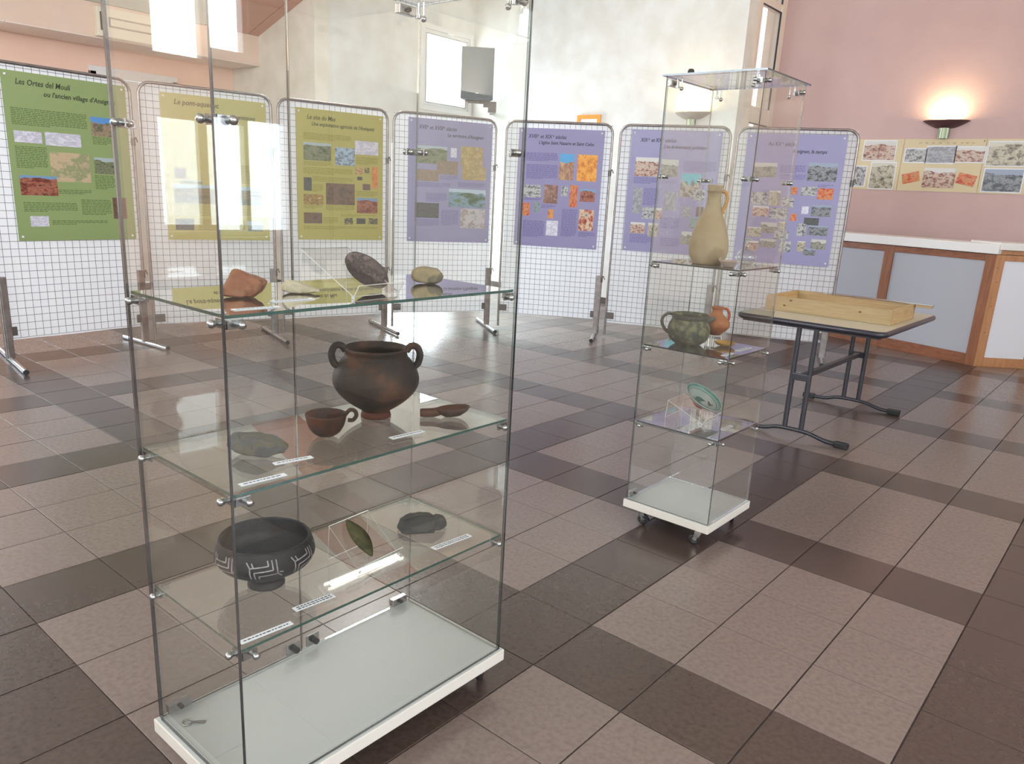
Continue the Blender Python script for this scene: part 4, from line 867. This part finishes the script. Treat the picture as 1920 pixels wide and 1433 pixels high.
stand('clear acrylic stand under the painted dish in the narrow showcase', (-.148, 1.110, S_Z[2]+.0004), math.radians(94), .180, .195, .082, .022)
# dark oval grinding stone leaning on the slope
mb = MB(); bm = bmesh.new(); bmesh.ops.create_icosphere(bm, subdivisions=5, radius=1)
for v in bm.verts:
    c = v.co; k = 1+.04*noise.noise(c*2.2)+.012*noise.noise(c*9); v.co = Vector((c.x*.059*k, c.y*.021*k, c.z*.037*k))
mb.bm(bm, 0, True); o = mb.build('oval_stone', clay('basalt', (98,84,82), (118,104,100), (76,66,66), scale=45, bump=.6, bs=160)); tag(o, 'dark brown oval grinding stone leaning on the clear stand on the top shelf', 'stone')
o.matrix_world = Matrix.Translation((-.182, -.868, S_Z[0]+.050)) @ Matrix.Rotation(A_BIG, 4, 'Z') @ Matrix.Rotation(.62, 4, 'Y') @ Matrix.Rotation(.5, 4, 'X')
# grey-brown pointed core on the middle shelf
stone('pointed_tool', 'long grey brown pointed stone tool at the front left of the middle shelf', [(-0.0671, -0.012, 0.0194), (-0.0688, 0.012, 0.0302), (-0.0602, 0.022, 0.0432), (-0.0473, -0.028, 0.013), (-0.043, 0.03, 0.0367), (-0.0086, -0.036, 0.0065), (0.0, 0.03, 0.0432), (0.0258, -0.03, 0.0), (0.0344, 0.024, 0.0389), (0.0602, -0.012, 0.0086), (0.0714, 0, 0.0194), (0.0602, 0.012, 0.0259), (-0.0258, -0.03, 0.0389), (0.0, -0.02, 0.0454), (0.0301, -0.02, 0.0324), (-0.0344, 0, 0.0), (0.0172, 0.0, 0.0)], (-.212, -1.160, S_Z[1]+.0005), A_BIG-.12, clay('grey_brown', (72,67,62), (60,55,50), (84,74,52), scale=20), bev=.004, cat='stone tool')
for k, x in enumerate((-.034, -.014)):
    mb = MB(); mb.tube([(x+.010, -.034, .020), (x+.002, -.024, .0355), (x-.008, -.002, .0425)], .0013, 6); mb.build('groove', mat('groove_dark', (40,37,34), .8) if k == 0 else bpy.data.materials['groove_dark'], bpy.data.objects['pointed_tool'])
def handle(mb, pts, r): mb.tube(resample(pts, 5), r, 12)
def rp(outer, z):
    """outer radius at height z"""
    P = resample(outer, 6); best = min(P, key=lambda q: abs(q[1]-z)); return best[0]
# big two-handled pot
t = thing('cooking_pot', 'large dark brown round pot with two loop handles on the middle shelf', 'pot', (-.277, -.759, S_Z[1]+.0005), A_BIG)
out = [(.038, 0), (.040, .003), (.036, .016), (.040, .020), (.078, .046), (.108, .078), (.1165, .106), (.110, .134), (.096, .156), (.086, .168), (.083, .178), (.087, .190)]
M_POT = clay('burnt_clay', (38,34,34), (76,52,40), (52,42,37), scale=11, rough=.55, bump=.15)
mb = MB(); mb.lathe(pot_profile(out, .006), 64); mb.build('body', M_POT, t)
mb = MB(); mb.lathe([(.030, 0), (.0405, 0), (.0415, .004), (.0385, .014), (.037, .0165), (.030, .0165)], 48, closed=True); mb.build('foot_ring', clay('red_foot', (88,48,38), (76,42,34)), t)
for s_ in (-1, 1):
    mb = MB(); handle(mb, [(s_*.080, -.006, .184), (s_*.092, -.006, .198), (s_*.108, -.007, .196), (s_*.117, -.008, .176), (s_*.112, -.008, .152), (s_*.102, -.008, .143)], [.010]*26 if False else .0095); mb.build('handle', M_POT, t)
# small cup
t = thing('small_cup', 'small red brown cup with a ring handle on the middle shelf', 'cup', (-.218, -.967, S_Z[1]+.0005), A_BIG)
out = [(.006, 0), (.020, .003), (.035, .014), (.045, .032), (.049, .048), (.051, .058)]
mb = MB(); mb.lathe(pot_profile(out, .004), 56); mb.build('body', clay('cup_clay', (78,46,34), (62,38,30), (52,40,34), scale=14, rough=.6), t)
mb = MB(); handle(mb, [(.046, 0, .055), (.058, 0, .068), (.070, 0, .066), (.074, 0, .054), (.066, 0, .042), (.053, 0, .042)], .0052); mb.build('handle', clay('cup_handle', (62,50,42), (54,42,36)), t)
# ladle / lamp
stone_l = thing('clay_ladle', 'shallow brown clay ladle with a stub handle at the right of the middle shelf', 'ladle', (-.150, -.622, S_Z[1]+.0005), A_BIG+.0)
mb = MB(); n = 40; vs = []; rings = [(.0, .0), (.022, .004), (.036, .014), (.044, .027), (.0415, .0285), (.034, .018), (.020, .010), (0, .008)]
for (r, z) in rings:
    for k in range(n):
        a = 2*math.pi*k/n; cxx = .024; x = cxx+max(r, 1e-4)*1.12*math.cos(a); y = max(r, 1e-4)*.66*math.sin(a); vs.append((x, y, z+.10*max(r, 0)*math.cos(a)))
fs = [(i*n+k, i*n+(k+1) % n, (i+1)*n+(k+1) % n, (i+1)*n+k) for i in range(len(rings)-1) for k in range(n)]
M_LAD = clay('ladle_clay', (82,56,44), (62,50,44), (72,48,38), scale=16, rough=.5)
mb.add(vs, fs, 0, True); mb.build('bowl', M_LAD, stone_l)
mb = MB(); mb.tube([(-.012, 0, .017), (-.03, 0, .013), (-.055, 0, .0125), (-.066, 0, .0125)], [.012, .013, .0125, .0115], 16); mb.build('handle', M_LAD, stone_l)
# bowl with incised white bands
t = thing('incised_bowl', 'dark grey bowl with incised white zigzag bands on the bottom shelf', 'bowl', (-.241, -1.135, S_Z[2]+.0005), A_BIG)
BO = [(.044, 0), (.045, .004), (.041, .019), (.050, .028), (.080, .046), (.106, .064), (.118, .083), (.1180, .098), (.1135, .114), (.109, .124), (.1085, .128)]
mb = MB(); mb.lathe(pot_profile(BO, .0055), 72); mb.build('body', clay('black_clay', (30,29,31), (43,40,41), (38,33,32), scale=12, rough=.5, bump=.12), t)
M_INC = mat('white_inlay', (158,150,152), .8, c2=(120,112,114), scale=60)
BR = resample(BO, 8)
def brad(z):
    for i in range(len(BR)-1):
        if (BR[i][1]-z)*(BR[i+1][1]-z) <= 0 and BR[i][1] != BR[i+1][1] and z > .03:
            k = (z-BR[i][1])/(BR[i+1][1]-BR[i][1]); return BR[i][0]+k*(BR[i+1][0]-BR[i][0])
    return .1
def stroke(mb, a0, z0, a1, z1, wd=.0030, seg=8):
    L = []; 
    for k in range(seg+1):
        a = a0+(a1-a0)*k/seg; z = z0+(z1-z0)*k/seg; L.append((a, z))
    da = (a1-a0)*.113; dz = z1-z0; ln = math.hypot(da, dz); nx_, nz2 = -dz/ln, da/ln
    vs = []
    for a, z in L:
        for s_ in (-1, 1):
            aa = a+s_*nx_*wd/2/.113; zz = z+s_*nz2*wd/2; r = brad(zz)+.0007; vs.append((r*math.cos(aa), r*math.sin(aa), zz))
    mb.add(vs, [(2*k, 2*k+2, 2*k+3, 2*k+1) for k in range(seg)], 0, True)
mb = MB(); per = 2*math.pi/7; zt_ = .1165
for k in range(7):
    o_ = k*per-1.75
    for q, dd in enumerate((0, .085, .17)):
        zz = .1000-.0105*q
        stroke(mb, o_+dd, zz, o_+dd+.01, .0690)                       # uprights at the left
        stroke(mb, o_+dd, zz, o_+.36+dd, zz+.004)                     # long arms
        stroke(mb, o_+.36+dd, zz+.004, o_+.36+dd-.02, zt_)            # rise at the right
    stroke(mb, o_, .1000, o_-.07, .1130); stroke(mb, o_+.07, .1015, o_+.03, .1120)
    stroke(mb, o_+.53, .084, o_+.62, .0735); stroke(mb, o_+.56, .0875, o_+.64, .0850)
for k in range(90):
    a = 2*math.pi*k/90; stroke(mb, a, .0600, a+.045, .0625, .0016, 2)
mb.build('incised_pattern', M_INC, t)
# bronze leaf blade on the stand
mb = MB(); n = 24; vs = []; Lb = .092
for k in range(n+1):
    u_ = k/n; wd = .0225*math.sin(math.pi*min(1, max(0, u_*.96+.02)))**.8; x = (u_-.5)*Lb; bow = .004*math.sin(math.pi*u_)
    vs += [(x, -wd, bow), (x, 0, bow+.0028), (x, wd, bow), (x, 0, bow-.0018)]
fs = []
for k in range(n):
    for a in range(4): b = (a+1) % 4; fs.append((4*k+a, 4*k+b, 4*k+4+b, 4*k+4+a))
mb.add(vs, fs+[(3,2,1,0), (4*n, 4*n+1, 4*n+2, 4*n+3)], 0, True)
o = mb.build('leaf_blade', clay('green_patina', (70,69,44), (58,58,37), (80,77,50), scale=60)); tag(o, 'olive green leaf shaped blade lying on the clear stand, bottom shelf', 'blade')
o.matrix_world = Matrix.Translation((-.182, -.893, S_Z[2]+.0635)) @ Matrix.Rotation(math.radians(5), 4, 'Z') @ Matrix.Rotation(math.radians(38), 4, 'Y') @ Matrix.Rotation(-.1, 4, 'X') @ Matrix.Scale(1.32, 4)
# grey stone mould
bm_pts = [(-.068,-.020,.0), (-.070,.028,.004), (-.066,-.016,.020), (-.058,.034,.030), (-.03,.042,.036), (.0,.044,.038), (.03,.034,.034), (.02,-.040,.0), (.03,-.044,.02), (.02,-.03,.034), (.045,.02,.028), (.03,.03,.0), (-.05,.03,.0)]
o1 = stone('stone_mould', 'dark grey broken stone mould with a groove, right of the bottom shelf', bm_pts, (-.206, -.640, S_Z[2]+.0005), A_BIG+.25, clay('slate', (68,68,68), (58,58,58), (76,74,72), scale=22, rough=.8), bev=.004, cat='stone mould')
mb = MB(); bm = bmesh.new()
for p in [(.02,-.034,.004), (.05,-.03,.0), (.074,-.01,.004), (.078,.014,.012), (.06,.032,.016), (.03,.030,.02), (.026,-.02,.034), (.05,-.012,.036), (.068,.008,.030), (.05,.026,.034)]: bm.verts.new(p)
bmesh.ops.convex_hull(bm, input=bm.verts[:]); bmesh.ops.bevel(bm, geom=bm.edges[:], offset=.004, segments=3, affect='EDGES', profile=.5)
mb.bm(bm, 0, True); mb.build('round_lobe', bpy.data.materials['slate'], o1)
mb = MB(); mb.tube([(-.052, .012, .0325), (-.01, .012, .0385), (.03, .006, .0375)], .0022, 8); mb.build('groove', mat('slate_dark', (48,48,50), .7), o1)

# tall jug
t = thing('tall_jug', 'tall sandy yellow earthenware jug on the top shelf of the narrow showcase', 'jug', (-.205, .983, S_Z[0]+.0005), A_SM)
JO = [(.058, 0), (.064, .006), (.077, .034), (.082, .062), (.080, .092), (.070, .135), (.057, .172), (.043, .206), (.034, .226), (.030, .246), (.028, .275), (.0285, .292), (.032, .300), (.030, .308), (.0325, .322)]
M_JUG = clay('sandy_clay', (150,130,102), (138,119,92), (158,139,112), scale=8, rough=.8)
mb = MB(); mb.lathe(pot_profile(JO, .005), 64); mb.build('body', M_JUG, t)
mb = MB(); handle(mb, [(.030, 0, .300), (.044, 0, .296), (.052, 0, .276), (.050, 0, .250), (.040, 0, .225), (.043, 0, .208)], .0072); mb.build('handle', clay('jug_handle', (186,140,84), (170,126,74)), t)
# little bowl
t = thing('little_dish', 'little grey pink clay dish at the foot of the tall jug', 'dish', (-.087, .940, S_Z[0]+.0005), A_SM)
mb = MB(); mb.lathe(pot_profile([(.022, 0), (.026, .004), (.032, .016), (.036, .024)], .004), 40); mb.build('body', clay('grey_clay', (168,146,136), (150,130,122)), t)
mb = MB(); mb.tube([(-.030, .0, .020), (-.038, 0, .030), (-.030, 0, .036)], .005, 10); mb.build('lug', bpy.data.materials['grey_clay'], t)
# glass flask
t = thing('glass_flask', 'small clear glass flask with a thin neck on the top shelf of the narrow showcase', 'flask', (-.130, 1.205, S_Z[0]+.0005), A_SM)
M_FL = glass_mat('old_glass', (.90,.93,.90), boost=2.2)
mb = MB(); mb.lathe(resample([(0, .0), (.026, .002), (.041, .018), (.043, .034), (.034, .052), (.014, .066), (.010, .080), (.011, .100), (.016, .108)], 5), 40); mb.build('body', M_FL, t)
mb = MB(); mb.lathe([(.0155, .107), (.0175, .108), (.0155, .111)], 32, closed=True); mb.build('rim', mat('glass_rim', (190,200,194), .1), t)
# grey-green pot with spout
t = thing('spouted_pot', 'grey green mottled pot with one handle and a spout, middle shelf of the narrow showcase', 'pot', (-.272, 1.019, S_Z[1]+.0005), A_SM)
GP = [(.050, 0), (.058, .004), (.080, .022), (.092, .050), (.093, .076), (.084, .100), (.075, .114), (.074, .122), (.080, .132)]
M_GP = clay('mottled_clay', (80,79,73), (114,110,88), (96,93,80), scale=38, rough=.75, lo=.42, hi=.58)
mb = MB(); mb.lathe(pot_profile(GP, .005), 60); mb.build('body', M_GP, t)
mb = MB(); mb.lathe([(.0745, .112), (.0768, .114), (.0815, .130), (.079, .1345), (.0735, .122)], 60, closed=True); mb.build('rim', clay('dark_rim', (84,80,74), (100,96,88)), t)
mb = MB(); handle(mb, [(-.076, 0, .128), (-.098, 0, .130), (-.118, 0, .112), (-.120, 0, .086), (-.104, 0, .058), (-.088, 0, .046)], .0068); mb.build('handle', bpy.data.materials['dark_rim'], t)
mb = MB(); mb.tube([(.070, 0, .108), (.088, 0, .118), (.108, 0, .126)], [.018, .014, .009], 14); mb.build('spout', bpy.data.materials['dark_rim'], t)
# orange jug
t = thing('small_orange_jug', 'small orange clay jug with a handle behind the spouted pot', 'jug', (-.225, 1.186, S_Z[1]+.0325), A_SM)
OJ = [(.020, 0), (.027, .005), (.051, .026), (.0625, .046), (.056, .068), (.035, .088), (.025, .100), (.024, .116), (.029, .126)]
mb = MB(); mb.lathe(pot_profile(OJ, .004), 48); mb.build('body', clay('orange_clay', (150,94,66), (134,82,58), (158,106,76), scale=9), t)
mb = MB(); handle(mb, [(.026, 0, .122), (.041, 0, .121), (.052, 0, .104), (.054, 0, .080), (.049, 0, .066)], .006); mb.build('handle', clay('orange_handle', (160,88,62), (148,80,56)), t)
t = thing('jug_ring_stand', 'clear three legged ring stand beneath the small orange jug', 'display stand', (-.225, 1.186, S_Z[1]+.0022), A_SM)
mb = MB(); mb.tube([(.028*math.cos(q*math.pi/12), .028*math.sin(q*math.pi/12), .029) for q in range(24)], .0022, 8, closed=True); mb.build('ring', M_ACRYL_E, t)
for q in range(3):
    a = q*2.094; mb = MB(); mb.cyl((.028*math.cos(a), .028*math.sin(a), .029), (.034*math.cos(a), .034*math.sin(a), 0), .0022, 8); mb.build('leg', M_ACRYL_E, t)
t = thing('ochre_lid', 'small flat ochre clay lid lying before the orange jug', 'lid', (-.140, 1.120, S_Z[1]+.0005), A_SM)
mb = MB(); mb.lathe(pot_profile([(.012, 0), (.030, .004), (.042, .012), (.046, .018)], .0035), 44); mb.build('body', clay('ochre_clay', (176,140,84), (160,122,72)), t)
# painted dish leaning on its stand
t = thing('painted_dish', 'white and green painted dish with a bird, leaning on a clear stand', 'dish')
mb = MB(); mb.lathe(pot_profile([(.022, 0), (.025, .004), (.048, .012), (.066, .022), (.080, .034), (.086, .038)], .004), 64); mb.build('body', clay('glaze_white', (150,152,148), (138,146,142), scale=14, rough=.25), t)
mb = MB(); mb.lathe([(.018, -.006), (.026, -.006), (.028, .003), (.018, .003)], 40, closed=True); mb.build('foot_ring', clay('foot_red', (178,96,84), (160,84,74)), t)
M_GR = mat('green_glaze', (84,126,116), .2, c2=(68,108,100), scale=40); M_GD = mat('dark_green_glaze', (54,92,84), .25); M_BR = mat('brown_glaze', (74,72,62), .3)
DP = resample([(.0, .0045), (.048, .0165), (.066, .0265), (.079, .0378), (.084, .042)], 10)
def dz(r):
    for i in range(len(DP)-1):
        if DP[i][0] <= r <= DP[i+1][0]: k = (r-DP[i][0])/(DP[i+1][0]-DP[i][0]+1e-9); return DP[i][1]+k*(DP[i+1][1]-DP[i][1])
    return DP[-1][1]
def flat_shape(poly, m_, nm, k=6):
    mb = MB(); bm = bmesh.new(); vs = [bm.verts.new((x, y, 0)) for x, y in poly]; bm.faces.new(vs); bmesh.ops.triangulate(bm, faces=bm.faces[:]); bmesh.ops.subdivide_edges(bm, edges=bm.edges[:], cuts=3, use_grid_fill=True)
    for v in bm.verts: v.co.z = dz(v.co.xy.length)+.0014
    mb.bm(bm); mb.build(nm, m_, t)
def ring_band(r0, r1, m_, nm, n=60, skip=0):
    mb = MB()
    for k in range(n):
        if skip and k % skip == 0: continue
        a, b = 2*math.pi*k/n, 2*math.pi*(k+1)/n
        mb.add([(r0*math.cos(a), r0*math.sin(a), dz(r0)+.0012), (r1*math.cos(a), r1*math.sin(a), dz(r1)+.0012), (r1*math.cos(b), r1*math.sin(b), dz(r1)+.0012), (r0*math.cos(b), r0*math.sin(b), dz(r0)+.0012)], [(0,1,2,3)], 0, True)
    mb.build(nm, m_, t)
ring_band(.073, .0815, M_GR, 'green_band'); ring_band(.0665, .069, M_GD, 'dark_band'); ring_band(.0775, .0795, M_GD, 'dotted_band', 72, 2)
flat_shape([(x*1.5, y*1.5+.006) for x, y in [(-.012, -.034), (.016, -.034), (.004, -.016), (.002, .0), (.012, .004), (.022, .0), (.014, .012), (.006, .018), (-.006, .016), (-.012, .006)]], M_GD, 'bird_motif')
flat_shape([(-.046, .004), (-.040, .022), (-.034, .012), (-.028, .022), (-.024, .006), (-.034, .0)], M_BR, 'leaf_motif')
flat_shape([(.034, -.024), (.054, -.022), (.046, -.008), (.046, .008), (.042, .008), (.040, -.008)], M_BR, 'tree_motif')
t.matrix_world = Matrix.Translation((-.232, 1.125, S_Z[2]+.0655)) @ Matrix.Rotation(math.radians(31), 4, 'Y') @ Matrix.Rotation(math.radians(62), 4, 'Z') @ Matrix.Scale(1.1, 4)

# ------------------------------------------------------------------ paper labels
def label_strip(lab, c, z, ang, L, W, marks=26):
    t = thing('label_strip', lab, 'label', (c[0], c[1], z+.0004), ang, 'paper caption strips')
    mb = MB(); mb.box(-L/2, -W/2, 0, L/2, W/2, .0009); mb.build('paper', M_PAPER, t)
    mb = MB(); rr = random.Random(int(L*1e5)+marks); x = -L/2+.008
    while x < L/2-.012:
        ww = rr.uniform(.003, .011)
        for yo in ((.0022, -.0058) if W > .019 else (-.0018,)): mb.box(x, yo, .0009, x+ww, yo+.0034, .0012)
        x += ww+.0025
    mb.build('printed_line', M_INK, t)
A90 = math.radians(86)
label_strip('white caption strip nearest the front corner on the middle shelf', (-.062, -1.242), S_Z[1], A90, .105, .017)
label_strip('white caption strip before the small cup on the middle shelf', (-.122, -1.128), S_Z[1], math.radians(80), .092, .017)
label_strip('white caption strip before the large pot on the middle shelf', (-.097, -.806), S_Z[1], A90, .104, .018)
label_strip('white caption strip nearest the front corner on the bottom shelf', (-.048, -1.256), S_Z[2], A90, .124, .016)
label_strip('white caption strip before the leaf blade stand on the bottom shelf', (-.082, -1.107), S_Z[2], A90, .106, .021)
label_strip('white caption strip before the stone mould on the bottom shelf', (-.088, -.638), S_Z[2], A90, .138, .021)
label_strip('white caption strip before the terracotta fragment on the top shelf', (-.075, -1.235), S_Z[0], A90, .10, .018)
label_strip('white caption strip before the pale flat stone on the top shelf', (-.135, -1.110), S_Z[0], A90, .10, .018)
label_strip('white caption strip at the right edge of the narrow showcase middle shelf', (-.055, 1.13), S_Z[1], math.radians(90), .13, .022)
label_strip('white caption strip near the front corner of the narrow showcase middle shelf', (-.045, .95), S_Z[1], math.radians(90), .09, .02)
label_strip('white caption strip before the painted dish in the narrow showcase', (-.06, 1.07), S_Z[2], math.radians(90), .10, .02)
